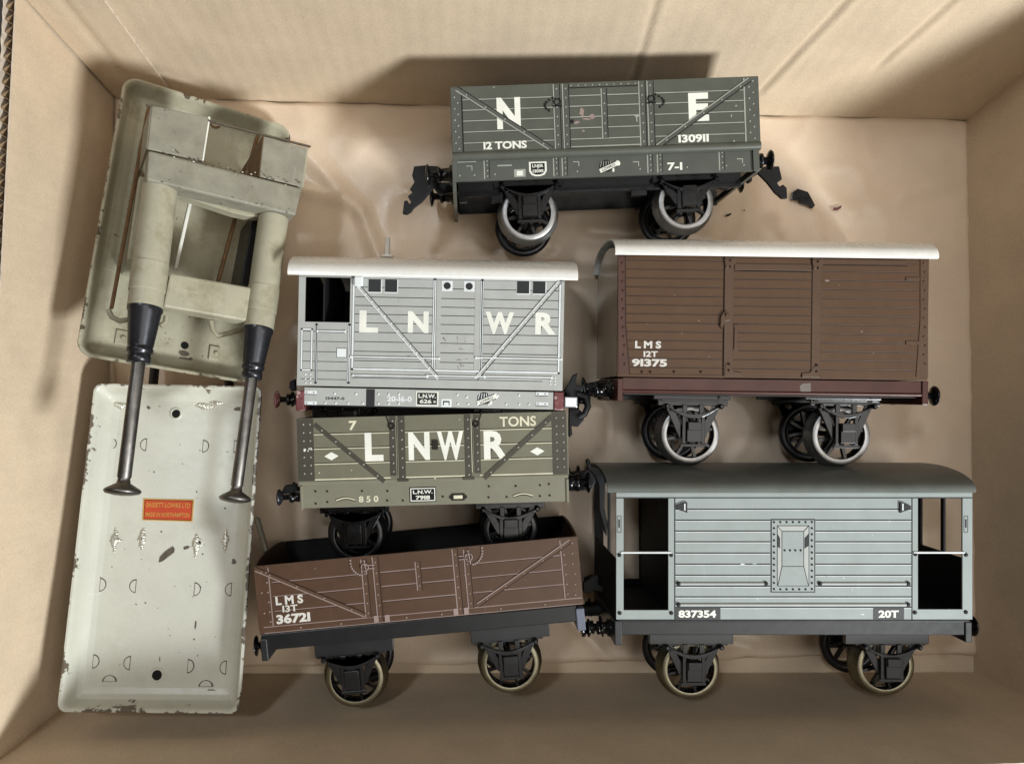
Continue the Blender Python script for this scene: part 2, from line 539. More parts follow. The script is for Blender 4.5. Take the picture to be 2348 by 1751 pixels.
# ------------------------------------------------------------------ wagons
class Wagon:
    def __init__(s, zoom, anchor, theta, zs, width, name, label, cat, group):
        s.x0, s.y0, s.sc = zoom
        s.zs, s.W = zs, width
        s.th = math.radians(theta)
        s.vm = anchor[1]
        s.o = at(s.x0 + anchor[0] / s.sc, s.y0 + anchor[1] / s.sc, zs)
        s.k = (CAM_H - zs) / FPX / s.sc
        s.root = empty(name, s.o, label, cat, s.th, group)
        s.c, s.s_ = math.cos(-s.th), math.sin(-s.th)

    def L(s, u, v, Z=0.0):
        """point of the wagon's own frame (x along it, y towards its roof) for a place read off its elevation drawing"""
        p = at(s.x0 + u / s.sc, s.y0 + v / s.sc, s.zs + Z) - s.o
        return Vector((p.x * s.c - p.y * s.s_, p.x * s.s_ + p.y * s.c))

    def P(s, pts, Z=0.0):
        return [s.L(u, v, Z) for u, v in pts]

    def rect(s, u0, v0, u1, v1, Z=0.0):
        """axis-aligned local rectangle whose centre and size match the drawn one"""
        c = s.L((u0 + u1) / 2, (v0 + v1) / 2, Z)
        k = (CAM_H - s.zs - Z) / FPX / s.sc
        return c.x - abs(u1 - u0) * k / 2, c.x + abs(u1 - u0) * k / 2, c.y - abs(v1 - v0) * k / 2, c.y + abs(v1 - v0) * k / 2

    def rb(s, mb, u0, v0, u1, v1, z1, mi=0, z0=-0.15):
        mb.box(*s.rect(u0, v0, u1, v1), z0, z1, mi)

    def rows(s, mb, u0, u1, ys, w, mi, z=0.05, dy=0.0):
        x0, x1 = s.L(u0, s.vm).x, s.L(u1, s.vm).x
        for y in ys:
            mb.box(x0, x1, y + dy - w / 2, y + dy + w / 2, -0.1, z, mi)

    def word(s, body, u0, v0, u1, v1, m, z=0.08, bold=0.03, name='lettering', parent=None):
        mb = MB()
        c = s.L((u0 + u1) / 2, (v0 + v1) / 2)
        mb.text(body, c.x, c.y, abs(u1 - u0) * s.k, abs(v1 - v0) * s.k, z, 0, bold)
        return mb.build(name, m, parent or s.root)

    def wob(s, y, amp=0.0):
        return y


def open_body(w, x0, x1, y0, y1, mats, parent, extra=None, hump=0.0):
    """open-topped box lying on its far side: printed near side at Z = 0"""
    W = w.W
    mb = MB()
    mb.box(x0, x1, y0, y1, -0.9, 0, 0)
    mb.box(x0, x1, y0, y1, -W, -W + 0.9, 2)
    for xa, xb in ((x0, x0 + 0.9), (x1 - 0.9, x1)):
        n = 10
        top = [(y1 - 0.02 + hump * math.sin(math.pi * i / n) ** 0.6, -W + 0.95 + (W - 1.9) * i / n) for i in range(n + 1)]
        mb.prism([(y0, -W + 0.95), *top, (y0, -0.95)], xa, xb, 1, 'x')
    mb.box(x0 + 0.95, x1 - 0.95, y0, y0 + 0.8, -W + 0.95, -0.95, 2)
    if extra:
        extra(mb)
    return mb.build('body', mats, parent, bevel=0.12)


def wheelset(w, u, v, R, zf=-13.0, tyre=None, gauge=33.0, top=None, guard=None, spokes=8, tread=5.0):
    """pair of wheels on an axle, and the two axle guards that hang from the frame; centre of the outer wheel face at (u, v)"""
    tyre = tyre or M['steel']
    guard = guard or M['black']
    c = w.L(u, v, zf)
    for sgn, z in ((1, zf), (-1, zf - gauge - 6.0)):
        h = MB()
        h.lathe([(0.01, 0.6), (1.6, 0.6), (1.9, 0.0), (2.2, -4.5), (0.01, -5)], (c.x, c.y, z), (0, 0, sgn), 16, 0)
        for k in range(spokes):
            a = 2 * math.pi * (k + 0.3) / spokes
            d = Vector((math.cos(a), math.sin(a)))
            n = Vector((-d.y, d.x))
            p0, p1 = Vector((c.x, c.y)) + d * 1.4, Vector((c.x, c.y)) + d * (R - 1.6)
            h.prism([p0 - n * 0.75, p1 - n * 0.55, p1 + n * 0.55, p0 + n * 0.75], z - sgn * 0.9, z - sgn * 3.2, 0)
        wh = h.build('wheel', M['black'], w.root)
        t = MB()
        t.lathe([(R - 2.35, -0.05), (R - 2.2, 0), (R - 0.25, 0), (R, -0.3), (R + 0.35, -tread), (R + 1.5, -tread - 0.5), (R + 1.5, -tread - 1.4),
                 (R - 2.35, -tread - 1.4)], (c.x, c.y, z), (0, 0, sgn), 56, 0, closed=True)
        t.lathe([(R - 2.45, -0.5), (R - 1.6, -0.5), (R - 1.6, -tread - 1.7), (R - 2.45, -tread - 1.7)], (c.x, c.y, z), (0, 0, sgn), 48, 1, closed=True)
        if z == zf:
            t.lathe([(R + 0.3, -tread - 0.9), (R + 1.55, -tread - 1.0), (R + 1.55, -tread - 1.6), (R - 1, -tread - 1.6)], (c.x, c.y, z), (0, 0, sgn), 56, 1, closed=True)
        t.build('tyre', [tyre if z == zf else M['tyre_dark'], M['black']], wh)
    ax = MB()
    ax.lathe([(1.3, zf + 5.5), (1.3, zf - gauge - 11.5)], (c.x, c.y, 0), (0, 0, 1), 12)
    ax.build('axle', M['black'], w.root)
    ys = top if top is not None else c.y + R + 2
    zi = zf - gauge - 6
    for z0, z1, sg in ((zf + 2.2, zf + 3.4, 1), (zi - 3.4, zi - 2.2, -1)):
        g = MB()
        zo = z1 if sg > 0 else z0
        g.bar((c.x - 11.0, ys), (c.x - 4.2, c.y - 1.0), 3.0, z0, z1)
        g.bar((c.x + 11.0, ys), (c.x + 4.2, c.y - 1.0), 3.0, z0 + 0.05, z1 - 0.05)
        g.box(c.x - 15.0, c.x + 15.0, ys - 1.6, ys + 1.2, z0 - 0.2, z1 + 0.2)
        g.box(c.x - 14.0, c.x + 14.0, ys + 0.2, ys + 1.4, z1 - 7 if sg > 0 else z0, z1 + 0.9 if sg > 0 else z0 + 7)
        # leaf spring
        n = 9
        arc = [(c.x - 11.2 + 22.4 * i / n, ys - 1.8 - 3.4 * math.sin(math.pi * i / n)) for i in range(n + 1)]
        arc2 = [(x, y - 1.9 * math.sin(math.pi * (i + 0.6) / (n + 1.2))) for i, (x, y) in enumerate(arc)]
        g.prism(arc + arc2[::-1], zo + sg * 0.1, zo + sg * 2.0)
        for xx in (c.x - 11.6, c.x + 11.6):
            g.lathe([(1.1, -1.6), (1.1, 1.6), (0.6, 2.1)], (xx, ys - 1.8, zo + sg * 1.2), (0, 0, sg), 12)
        g.box(c.x - 4.6, c.x - 2.6, ys - 1, ys - 6.5, zo - sg * 0.1, zo + sg * 1.0)
        g.box(c.x + 2.6, c.x + 4.6, ys - 1, ys - 6.5, zo - sg * 0.1, zo + sg * 1.0)
        # horn cheeks and axlebox
        g.box(c.x - 4.9, c.x - 3.3, c.y - 3.8, ys - 5, zo + sg * 0.1, zo + sg * 1.8)
        g.box(c.x + 3.3, c.x + 4.9, c.y - 3.8, ys - 5, zo + sg * 0.1, zo + sg * 1.8)
        g.box(c.x - 3.2, c.x + 3.2, c.y - 3.0, c.y + 5.2, zo - sg * 0.5, zo + sg * 3.2)
        g.box(c.x - 2.9, c.x + 2.9, c.y + 2.0, c.y + 5.5, zo - sg * 0.5, zo + sg * 4.0)
        g.bar((c.x - 5.4, c.y - 4.6), (c.x + 5.4, c.y - 4.6), 1.3, zo, zo + sg * 1.2)
        g.rivet(c.x - 9.5, ys - 3.6, zo + sg * 0.1, 0.6)
        g.rivet(c.x + 9.5, ys - 3.6, zo + sg * 0.1, 0.6)
        g.build('axle_guard', guard, w.root, bevel=0.22)


def buffer(w, x, y, z, dirn, m, length=13.0, r=4.2, head=None, hr=None):
    """sleeve part with the turned head as its sub-part; x is the face of the headstock"""
    b = MB()
    b.lathe([(r * 1.15, -0.6), (r * 1.15, 1.0), (r * 0.85, 1.3), (r * 0.72, length * 0.42), (r * 0.9, length * 0.45), (r * 0.9, length * 0.55), (r * 0.45, length * 0.6), (r * 0.45, length * 0.9)],
            (x, y, z), (dirn, 0, 0), 24)
    o = b.build('buffer', m, w.root)
    h = MB()
    hr = hr or r * 1.35
    h.lathe([(r * 0.4, length * 0.8), (hr * 0.8, length * 0.86), (hr, length * 0.92), (hr * 0.95, length * 0.96), (hr * 0.5, length), (0.01, length + 0.2)], (x, y, z), (dirn, 0, 0), 28)
    h.build('buffer_head', head or m, o)


def strap(w, p, q, wd, z, mats, name='door_strap', n=7, edge=True, riv=0.38, off=0.0, both=False):
    """printed iron strap from p to q (local): body, a light edge, a dark edge and rivets"""
    mb = MB()
    mb.bar(p, q, wd, -0.1, z, 0)
    d = (Vector(q) - Vector(p)).normalized()
    nn = Vector((-d.y, d.x))
    if edge:
        e = nn * (wd / 2 - 0.22)
        if nn.x > 0.2 or (abs(nn.x) <= 0.2 and nn.y < 0):
            e = -e
        mb.bar(Vector(p) + e, Vector(q) + e, 0.42, z - 0.02, z + 0.035, 1)
        mb.bar(Vector(p) - e * 1.12, Vector(q) - e * 1.12, 0.36, z - 0.05, z + 0.03, 2)
    for i in range(n):
        t = (i + 0.5) / n
        c = Vector(p).lerp(Vector(q), t) + nn * off * (1 if i % 2 else -1)
        mb.rivet(c.x, c.y, z, riv, 1)
    return mb.build(name, mats, w.root)


def scratches(mb, w, pts, mi, z=0.06, r=1.0):
    for u, v, a, b in pts:
        c = w.L(u, v)
        n = 11
        poly = []
        for i in range(n):
            t = 2 * math.pi * i / n
            k = 0.55 + 0.6 * random.random()
            poly.append((c.x + math.cos(t) * a * w.k * k, c.y + math.sin(t) * b * w.k * k))
        mb.prism(poly, -0.1, z, mi)


GRP = 'tinplate railway wagons lying on their sides'

# ---- grey N E open wagon -------------------------------------------------------------
def ne_wagon():
    w = Wagon((900, 130, 2.215), (1080, 380), 2.05, 64, 62, 'open_wagon',
              'dark grey green open wagon lettered N E nearest the far wall of the box', 'toy wagon', GRP)
    R_ = w.root
    x0, x1 = w.L(298, 330).x, w.L(1864, 270).x
    yt, yb = w.L(1080, 127).y, w.L(1080, 466).y
    line, dark, grey, cream = M['ne_line'], M['ne_dark'], M['ne_grey'], M['cream_print']
    ys = [w.L(1080, v).y for v in (195, 248, 303, 359, 415)]

    def ex(mb):
        for u0, u1 in ((356, 822), (1332, 1790)):
            w.rows(mb, u0, u1, ys, 0.42, 3)
            w.rows(mb, u0, u1, ys, 0.25, 4, 0.045, -0.3)
        w.rows(mb, 300, 1864, [yb + 0.35], 0.3, 3)
        scratches(mb, w, [(1745, 250, 8, 5), (1722, 300, 4, 9), (515, 155, 6, 4), (1735, 428, 5, 7)], 3)
    open_body(w, x0, x1, yb, yt, [grey, grey, M['black_in'], line, dark], R_, ex)
    d = MB()
    dx0, dx1 = w.L(893, 300).x, w.L(1256, 300).x
    d.box(dx0, dx1, yb + 0.3, yt - 0.1, -0.1, 0.12, 0)
    for y in ys:
        d.box(dx0, dx1, y - 0.21, y + 0.21, 0, 0.17, 1)
        d.box(dx0, dx1, y - 0.42, y - 0.2, 0, 0.165, 2)
    d.box(dx0, dx1, yb + 0.9, yb + 1.3, 0, 0.17, 1)
    d.box(dx0, dx1, yt - 2.4, yt - 2.0, 0, 0.17, 2)
    for i in range(10):
        d.rivet(dx0 + (dx1 - dx0) * (i + 0.5) / 10, yt - 1.2, 0.12, 0.34, 1)
    scratches(d, w, [(962, 285, 14, 24), (1015, 305, 18, 14), (935, 335, 15, 8), (968, 378, 8, 8), (985, 318, 25, 5)], 3, 0.2)
    w.rb(d, 1230, 300, 1252, 306, 0.2, 1); w.rb(d, 1237, 306, 1243, 332, 0.2, 1)
    w.rb(d, 897, 322, 920, 340, 0.2, 2)
    door = d.build('door', [grey, line, dark, M['mauve']], R_)
    hm = [M['ne_sole'], line, dark]
    for u in (836, 882, 1270, 1312):
        p = w.L(u, 300)
        strap(w, (p.x, yt - 0.4), (p.x, yb + 0.4), 2.9, 0.22, hm, 'door_strap', 7)
    p = w.L(1076, 290)
    strap(w, (p.x, w.L(1076, 163).y), (p.x, w.L(1076, 415).y), 2.6, 0.24, hm, 'door_bar', 5)
    for u0, u1 in ((298, 354), (1790, 1862)):
        mb = MB()
        a, b = w.L(u0, 300).x, w.L(u1, 300).x
        mb.box(a + 0.1, b - 0.1, yb + 0.6, yt - 0.3, -0.1, 0.16, 0)
        xx = b if u0 < 900 else a
        mb.box(xx - 0.28, xx + 0.28, yb + 0.6, yt - 0.6, -0.1, 0.2, 2 if u0 < 900 else 1)
        for i in range(11):
            mb.rivet(a + (b - a) * (0.33 if i % 2 else 0.62), yb + 2 + (yt - yb - 4) * i / 10, 0.16, 0.4, 1)
        mb.build('corner_plate', hm, R_)
    strap(w, w.L(325, 165), w.L(815, 474), 2.1, 0.3, hm, 'diagonal_brace', 5)
    strap(w, w.L(1812, 118), w.L(1345, 458), 2.1, 0.3, hm, 'diagonal_brace', 5)
    w.word('N', 530, 208, 650, 368, cream, bold=0.04)
    w.word('E', 1503, 184, 1606, 328, cream, bold=0.04)
    w.word('I2 TONS', 462, 430, 682, 469, cream, bold=0.035)
    w.word('I309II', 1452, 395, 1606, 436, cream, bold=0.035)
    # chains beside the door straps
    for u, v, s in ((836, 232, -1), (1314, 216, 1)):
        c = MB()
        q = w.L(u, v)
        c.lathe([(1.5, 0.1), (1.7, 0.45), (1.2, 0.55), (1.0, 0.1)], (q.x, q.y, 0.1), (0, 0, 1), 14, 0, closed=True)
        c.box(q.x - 1.8, q.x + 1.8, q.y - 2.0, q.y - 1.4, 0, 0.5)
        for i in range(7):
            t = i / 6
            c.lathe([(0.35, 0.1), (0.55, 0.3), (0.35, 0.4)], (q.x + s * (1.8 + 3.4 * math.sin(t * 2.6)), q.y + 1.8 - 5.2 * t, 0), (0, 0, 1), 6)
        c.build('door_chain', M['ne_dark'], R_)
    # ledge, solebar, headstocks
    lg = MB()
    ly = w.L(1080, 478).y
    lg.lathe([(1.9, 0), (1.9, x1 - x0)], (x0, ly, -1.0), (1, 0, 0), 16)
    lg.build('side_rail', M['ne_grey'], R_)
    sb = MB()
    sx0, sx1 = w.L(318, 580, -1).x, w.L(1832, 520, -1).x
    sy1, sy0 = w.L(1080, 496, -1).y, w.L(1080, 606, -1).y
    sb.box(sx0, sx1, sy0, sy1, -3, -1.4, 0)
    sb.box(sx0, sx1, sy0, sy1, -60, -58, 0)
    zf = -1.36
    for u in (468, 822, 866, 1302, 1352, 1668):
        q = w.L(u, 570)
        sb.box(q.x - 0.35, q.x + 0.15, sy0 + 0.7, sy1 - 0.7, -1.5, zf, 1)
        sb.box(q.x + 1.9, q.x + 2.2, sy0 + 0.7, sy1 - 0.7, -1.5, zf, 2)
        for t in (0.2, 0.45, 0.72, 0.9):
            sb.rivet(q.x + 1.1, sy0 + (sy1 - sy0) * t, zf, 0.36, 1)
    sb.box(sx0 + 0.5, sx0 + 9, sy1 - 1.2, sy1 - 0.8, -1.5, zf, 1)
    for u, v in ((935, 540), (1240, 540), (390, 562), (1770, 525)):
        q = w.L(u, v)
        sb.box(q.x - 1.3, q.x + 1.3, q.y + 0.7, q.y + 1.1, -1.5, zf, 1)
        sb.box(q.x + 0.9, q.x + 1.3, q.y - 1.0, q.y + 0.8, -1.5, zf, 1)
    q = w.L(570, 548)
    sb.box(q.x - 3, q.x + 3, q.y - 0.3, q.y + 0.3, -1.5, zf, 1)
    for u in (415, 340, 520, 940, 1260, 1500, 1700, 1790):
        q = w.L(u, 600 - (u - 320) * 0.037)
        sb.rivet(q.x, q.y, zf, 0.4, 1)
    sb.build('solebar', [M['ne_sole'], line, dark], R_, bevel=0.1)
    hs = MB()
    xa, xb = w.L(303, 600).x, w.L(1866, 520).x
    hs.box(xa, xa + 1.6, sy0 - 4.5, sy1 - 0.2, -60, -0.6, 0)
    hs.box(xa + 0.05, xa + 2.4, sy0 - 0.3, sy1 - 0.3, -1.5, -0.3, 0)
    hs.build('headstock', M['ne_sole'], R_, bevel=0.25)
    hs = MB()
    hs.box(xb - 1.6, xb, sy0 - 0.5, sy1 + 2.0, -60, -0.6, 0)
    hs.box(xb - 2.6, xb - 0.05, sy0 - 0.3, sy1 + 1.8, -1.2, -0.2, 0)
    hs.build('headstock', M['ne_sole'], R_, bevel=0.25)
    uf = MB()
    uy0 = w.L(1080, 688, -14).y
    uf.box(sx0 + 1, sx1 - 1, uy0, sy0 + 1, -14.5, -13.5)
    uf.box(sx0 + 1, sx1 - 1, uy0, sy0 + 1, -48, -47)
    uf.box(sx0 + 1, sx1 - 1, sy0 + 0.6, sy0 + 1.8, -57, -4)
    uf.box(w.L(500, 700, -14).x, w.L(560, 700, -14).x, uy0 - 3, uy0 + 0.5, -15.5, -13)
    uf.box(w.L(340, 700, -14).x, w.L(380, 700, -14).x, uy0 - 2.4, uy0 + 0.5, -15.5, -13)
    uf.box(w.L(1210, 700, -14).x, w.L(1290, 700, -14).x, uy0 - 2.2, uy0 + 0.5, -15.5, -13)
    uf.build('underframe', M['black'], R_, bevel=0.2)
    # company plate, emblem, white tablet
    pl = MB()
    q = w.L(740, 566)
    hw, hh = 45 * w.k, 37 * w.k

    def shield(sx, sy):
        return [(q.x - hw * sx, q.y + hh * sy), (q.x + hw * sx, q.y + hh * sy), (q.x + hw * sx, q.y - hh * 0.3 * sy), (q.x + hw * 0.75 * sx, q.y - hh * 0.8 * sy),
                (q.x + hw * 0.3 * sx, q.y - hh * sy), (q.x - hw * 0.3 * sx, q.y - hh * sy), (q.x - hw * 0.75 * sx, q.y - hh * 0.8 * sy), (q.x - hw * sx, q.y - hh * 0.3 * sy)]
    pl.prism(shield(1, 1), -1.5, -1.3, 0)
    pl.prism(shield(0.78, 0.78), -1.5, -1.22, 1)
    pl.text('LNER', q.x, q.y + hh * 0.42, hw * 1.25, hh * 0.42, -1.18, 0, 0.03)
    pl.text('I309II', q.x, q.y - hh * 0.3, hw * 1.2, hh * 0.45, -1.18, 0, 0.03)
    pl.text('7', q.x, q.y + hh * 0.06, hw * 0.2, hh * 0.25, -1.18, 0, 0.02)
    pl.build('number_plate', [cream, dark], R_)
    tb = MB()
    q = w.L(648, 588)
    tb.box(q.x - 2.4, q.x + 2.4, q.y - 1.5, q.y + 1.7, -1.5, -1.34, 1)
    tb.box(q.x - 1.3, q.x + 1.3, q.y - 1.0, q.y + 1.0, -1.5, -1.28, 0)
    tb.build('white_tablet', [cream, line], R_)
    emblem(w, 1098, 550, 50 * w.k, -1.4, cream, dark, line)
    w.word('7-I', 1400, 533, 1476, 573, cream, z=-1.3, bold=0.03)
    for u, v in ((693, 792), (1490, 738)):
        wheelset(w, u, v, 138 * 0.0865, -14, M['steel'], top=w.L(u, 636 - (u - 693) * 0.035, -10).y)
    buffer(w, xa, w.L(300, 600, -12).y, -12, -1, M['black'], 11.5, 3.6)
    buffer(w, xa, w.L(300, 600, -12).y, -49, -1, M['black'], 11.5, 3.6)
    buffer(w, xb, w.L(1870, 530, -12).y, -12, 1, M['black'], 9.5, 3.6, hr=4.6)
    buffer(w, xb, w.L(1870, 530, -12).y, -49, 1, M['black'], 9.5, 3.6, hr=4.6)
    cp = MB()
    cp.prism(w.P([(110, 560), (165, 555), (235, 560), (240, 620), (210, 670), (150, 740), (110, 770), (95, 790), (75, 803), (52, 800), (60, 735), (75, 732), (88, 752), (96, 738), (78, 712), (104, 690), (88, 676), (112, 640), (100, 605)], -24), -25, -23)
    cp.prism(w.P([(190, 640), (330, 640), (330, 690), (290, 690), (240, 705), (220, 680)], -26), -27.5, -25.5)
    cp.build('coupling', M['iron'], R_, bevel=0.25)
    cp = MB()
    cp.prism(w.P([(1850, 590), (1885, 560), (1960, 560), (1975, 625), (1950, 645), (1962, 662), (1980, 652), (1998, 668), (2002, 722), (1975, 722), (1940, 692), (1900, 640)], -24), -25, -23)
    cp.prism(w.P([(1650, 668), (1690, 625), (1850, 570), (1850, 600), (1760, 650), (1700, 678)], -22), -23.5, -21)
    cp.prism(w.P([(1780, 610), (1820, 600), (1818, 640), (1806, 640)], -22), -24, -20)
    cp.build('coupling', M['iron'], R_, bevel=0.25)


def emblem(w, u, v, r, z, lite, dark, mid):
    """printed maker's mark: dark ribbed globe behind a tilted pale ribbon"""
    q = w.L(u, v)
    mb = MB()
    n = 20
    mb.prism([(q.x - 0.2 * r + math.cos(2 * math.pi * i / n) * r * 0.72, q.y + math.sin(2 * math.pi * i / n) * r * 0.62) for i in range(n)], z - 0.1, z + 0.05, 1)
    for i in range(-2, 3):
        mb.bar((q.x - 0.2 * r + i * r * 0.22, q.y + r * 0.5), (q.x - 0.2 * r + i * r * 0.3, q.y - r * 0.1), r * 0.07, z, z + 0.08, 2)
    a, b = Vector((q.x - r * 0.85, q.y - r * 0.52)), Vector((q.x + r * 0.95, q.y + r * 0.22))
    mb.bar(a, b, r * 0.50, z, z + 0.12, 0)
    for s in (1, -1):
        dd = (b - a).normalized()
        nn = Vector((-dd.y, dd.x)) * r * 0.25 * s
        mb.bar(a + nn, b + nn, r * 0.07, z, z + 0.14, 1)
    mb.text('LOWKO', (a.x + b.x) / 2, (a.y + b.y) / 2, r * 1.45, r * 0.30, z + 0.15, 1, 0.02, math.atan2(b.y - a.y, b.x - a.x))
    mb.lathe([(r * 0.30, 0.06), (r * 0.16, 0.13)], (b.x, b.y, z), (0, 0, 1), 14, 0)
    mb.box(q.x + r * 0.42, q.x + r * 0.62, q.y - r * 0.62, q.y - r * 0.1, z, z + 0.1, 0)
    mb.build('emblem', [lite, dark, mid], w.root)


# ---- pale grey L N W R brake van ------------------------------------------------------
def arch_roof(w, u0, u1, v_eave, v_crest, m, z_front=3.0, power=2.6, thick=0.7, name='roof'):
    """sheet roof arched across the wagon; returns its crest height"""
    e = w.L((u0 + u1) / 2, v_eave, z_front)
    xa, xb = w.L(u0, v_eave, z_front).x, w.L(u1, v_eave, z_front).x
    W = w.W
    zc = -W / 2
    cr = w.L((u0 + u1) / 2, v_crest, zc)
    rise = cr.y - e.y
    n = 40
    half = W / 2 + z_front
    mb = MB()
    top = []
    for i in range(n + 1):
        a = math.pi * i / n
        cx = math.cos(a)
        cz = zc + half * math.copysign(abs(cx) ** (2 / power), cx)
        cy = e.y + rise * (abs(math.sin(a)) ** (2 / power))
        top.append((cy, cz))
    bot = [(y - thick, zc + (z - zc) * (1 - thick / half)) for y, z in top]
    m_ = len(top)
    vs = []
    nx = 8
    for x in [xa + (xb - xa) * i / nx for i in range(nx + 1)]:
        vs += [(x, y + nzd((x, y, z), 0.05, 0.15), z) for y, z in top]
    for x in [xa + (xb - xa) * i / nx for i in range(nx + 1)]:
        vs += [(x, y, z) for y, z in bot]
    o = m_ * (nx + 1)
    fs, ed = [], []
    for k in range(nx):
        for i in range(m_ - 1):
            a = k * m_ + i
            fs.append((a, a + m_, a + m_ + 1, a + 1))
            fs.append((o + a, o + a + 1, o + a + m_ + 1, o + a + m_))
        for i in (0, m_ - 1):
            a = k * m_ + i
            q = (a, o + a, o + a + m_, a + m_)
            ed.append(q if i == 0 else q[::-1])
    for k in (0, nx):
        for i in range(m_ - 1):
            a = k * m_ + i
            q = (a, a + 1, o + a + 1, o + a)
            ed.append(q if k == 0 else q[::-1])
    mb.add(vs, fs, 0, True)
    mb.add(vs, ed, 0, False)
    mb.build(name, m, w.root)
    return cr.y, e.y, zc


def end_wall(mb, w, x0, x1, y0, ye, rise, mi=0):
    n = 12
    W = w.W
    top = [(ye + rise * math.sin(math.pi * i / n) ** 0.7, -0.95 - (W - 1.9) * i / n) for i in range(n + 1)]
    mb.prism([(y0, -0.95)] + top + [(y0, -W + 0.95)], x0, x1, mi, 'x')


def lnwr_brake():
    w = Wagon((600, 530, 2.769), (1080, 640), -1.15, 62, 58, 'brake_van',
              'pale grey tinplate brake van lettered L N W R with cream roof and chimney', 'toy wagon', GRP)
    R_ = w.root
    g, lite, dark = M['lb_grey'], M['lb_lite'], M['lb_dark']
    x0, x1 = w.L(230, 640).x, w.L(1917, 640).x
    yt, yb = w.L(1080, 285).y, w.L(1080, 996).y
    wx0, wx1 = w.L(276, 430).x, w.L(562, 430).x
    wy0, wy1 = w.L(420, 577).y, w.L(420, 292).y
    b = MB()
    b.box(wx1, x1, yb, yt, -0.9, 0, 0)
    b.box(x0, wx0, yb, yt, -0.9, 0, 0)
    b.box(wx0 - 0.01, wx1 + 0.01, yb, wy0, -0.9, -0.002, 0)
    b.box(wx0 - 0.01, wx1 + 0.01, wy1, yt, -0.9, -0.002, 0)
    b.box(x0, x1, yb, yt, -w.W, -w.W + 0.9, 3)
    end_wall(b, w, x0, x0 + 0.9, yb, yt, 6, 3)
    end_wall(b, w, x1 - 0.9, x1, yb, yt, 6, 0)
    pxx = w.L(440, 430, -20).x
    end_wall(b, w, pxx, pxx + 0.8, yb + 0.5, yt, 5, 3)
    b.box(x0 + 1, x1 - 1, yb, yb + 0.8, -w.W + 1, -1, 3)
    pan = [w.L(1200, v).y for v in (366, 428, 483, 537, 593, 652, 712, 773, 833)]
    w.rows(b, 590, 1088, pan, 0.3, 2)
    w.rows(b, 1136, 1350, pan, 0.3, 2)
    w.rows(b, 1404, 1886, pan, 0.3, 2)
    w.rows(b, 255, 545, [w.L(400, v).y for v in (637, 700, 765, 827, 885, 940)], 0.26, 2)
    w.rows(b, 575, 1790, [w.L(1100, 940).y], 0.26, 2)
    w.rows(b, 575, 1915, [w.L(1200, 300).y], 0.3, 2)
    sm = [(1165, 690, 14, 20), (1245, 690, 6, 22), (1290, 690, 5, 18), (1275, 750, 20, 6), (1240, 818, 26, 8), (1300, 815, 10, 8), (1265, 850, 20, 12), (1245, 875, 8, 20), (940, 790, 14, 10), (865, 432, 6, 12), (1105, 565, 20, 6)]
    for u, v, a, c_ in sm:
        for _ in range(4):
            scratches(b, w, [(u + random.uniform(-a, a), v + random.uniform(-c_, c_), a * 0.3, c_ * 0.3)], 4, 0.055)
    b.build('body', [g, g, dark, M['black_in'], M['grey_patch']], R_, bevel=0.1)
    # beading frames
    f = MB()

    def frame(u0, v0, u1, v1, wd=0.75, z=0.2):
        xa, xb, ya, yc = w.rect(u0, v0, u1, v1)
        for q in ((xa, xb, ya, ya + wd), (xa, xb, yc - wd, yc), (xa, xa + wd, ya, yc), (xb - wd, xb, ya, yc)):
            f.box(*q, -0.1, z, 0)
            cx, cy = (q[0] + q[1]) / 2, (q[2] + q[3]) / 2
            if q[1] - q[0] > q[3] - q[2]:
                for s in (-1, 1):
                    f.box(q[0], q[1], cy + s * wd * 0.55 - 0.1, cy + s * wd * 0.55 + 0.1, -0.1, z * 0.6, 1)
            else:
                for s in (-1, 1):
                    f.box(cx + s * wd * 0.55 - 0.1, cx + s * wd * 0.55 + 0.1, q[2], q[3], -0.1, z * 0.6, 1)
    frame(575, 296, 1896, 893)
    frame(1086, 300, 1104, 893)
    frame(1388, 305, 1404, 893)
    frame(250, 618, 322, 885, 0.6)
    frame(340, 588, 352, 965, 0.6)
    frame(548, 590, 562, 965, 0.6)
    for u0, u1, v in ((565, 1125, 802), (1360, 1900, 808), (580, 1050, 918), (1050, 1415, 920), (1410, 1840, 925), (355, 530, 635)):
        y = w.L((u0 + u1) / 2, v).y
        xa, xb = w.L(u0, v).x, w.L(u1, v).x
        f.tube([(xa, y, 0.3), (xb, y, 0.3)], 0.34, 8, 0)
        f.box(xa, xb, y - 0.62, y - 0.4, -0.1, 0.08, 1)
        for xx in (xa, xb):
            f.rivet(xx, y, 0.2, 0.6, 0)
    for u, v in ((278, 908), (310, 908), (278, 935), (310, 935), (278, 962), (310, 962), (1832, 930), (1862, 930), (1832, 970), (1862, 970), (1832, 950), (1862, 950)):
        q = w.L(u, v)
        f.rivet(q.x, q.y, 0, 0.42, 0)
    q = w.L(508, 772)
    f.box(q.x - 2.2, q.x + 2.2, q.y - 2.0, q.y + 2.0, -0.1, 0.1, 1)
    f.box(q.x - 2.0, q.x + 2.0, q.y - 1.8, q.y + 1.8, -0.1, 0.14, 0)
    f.build('handrail', [lite, dark], R_)
    hm = [g, lite, dark]
    strap(w, w.L(600, 330), w.L(1125, 935), 1.7, 0.42, hm, 'diagonal_brace', 13, riv=0.4)
    strap(w, w.L(1895, 320), w.L(1360, 940), 1.7, 0.42, hm, 'diagonal_brace', 11, riv=0.4)
    for u0, u1 in ((1108, 1134), (1352, 1386)):
        mb = MB()
        mb.box(w.L(u0, 600).x, w.L(u1, 600).x, w.L(1120, 885).y, w.L(1120, 308).y, -0.1, 0.1, 0)
        mb.build('door_post', g, R_)
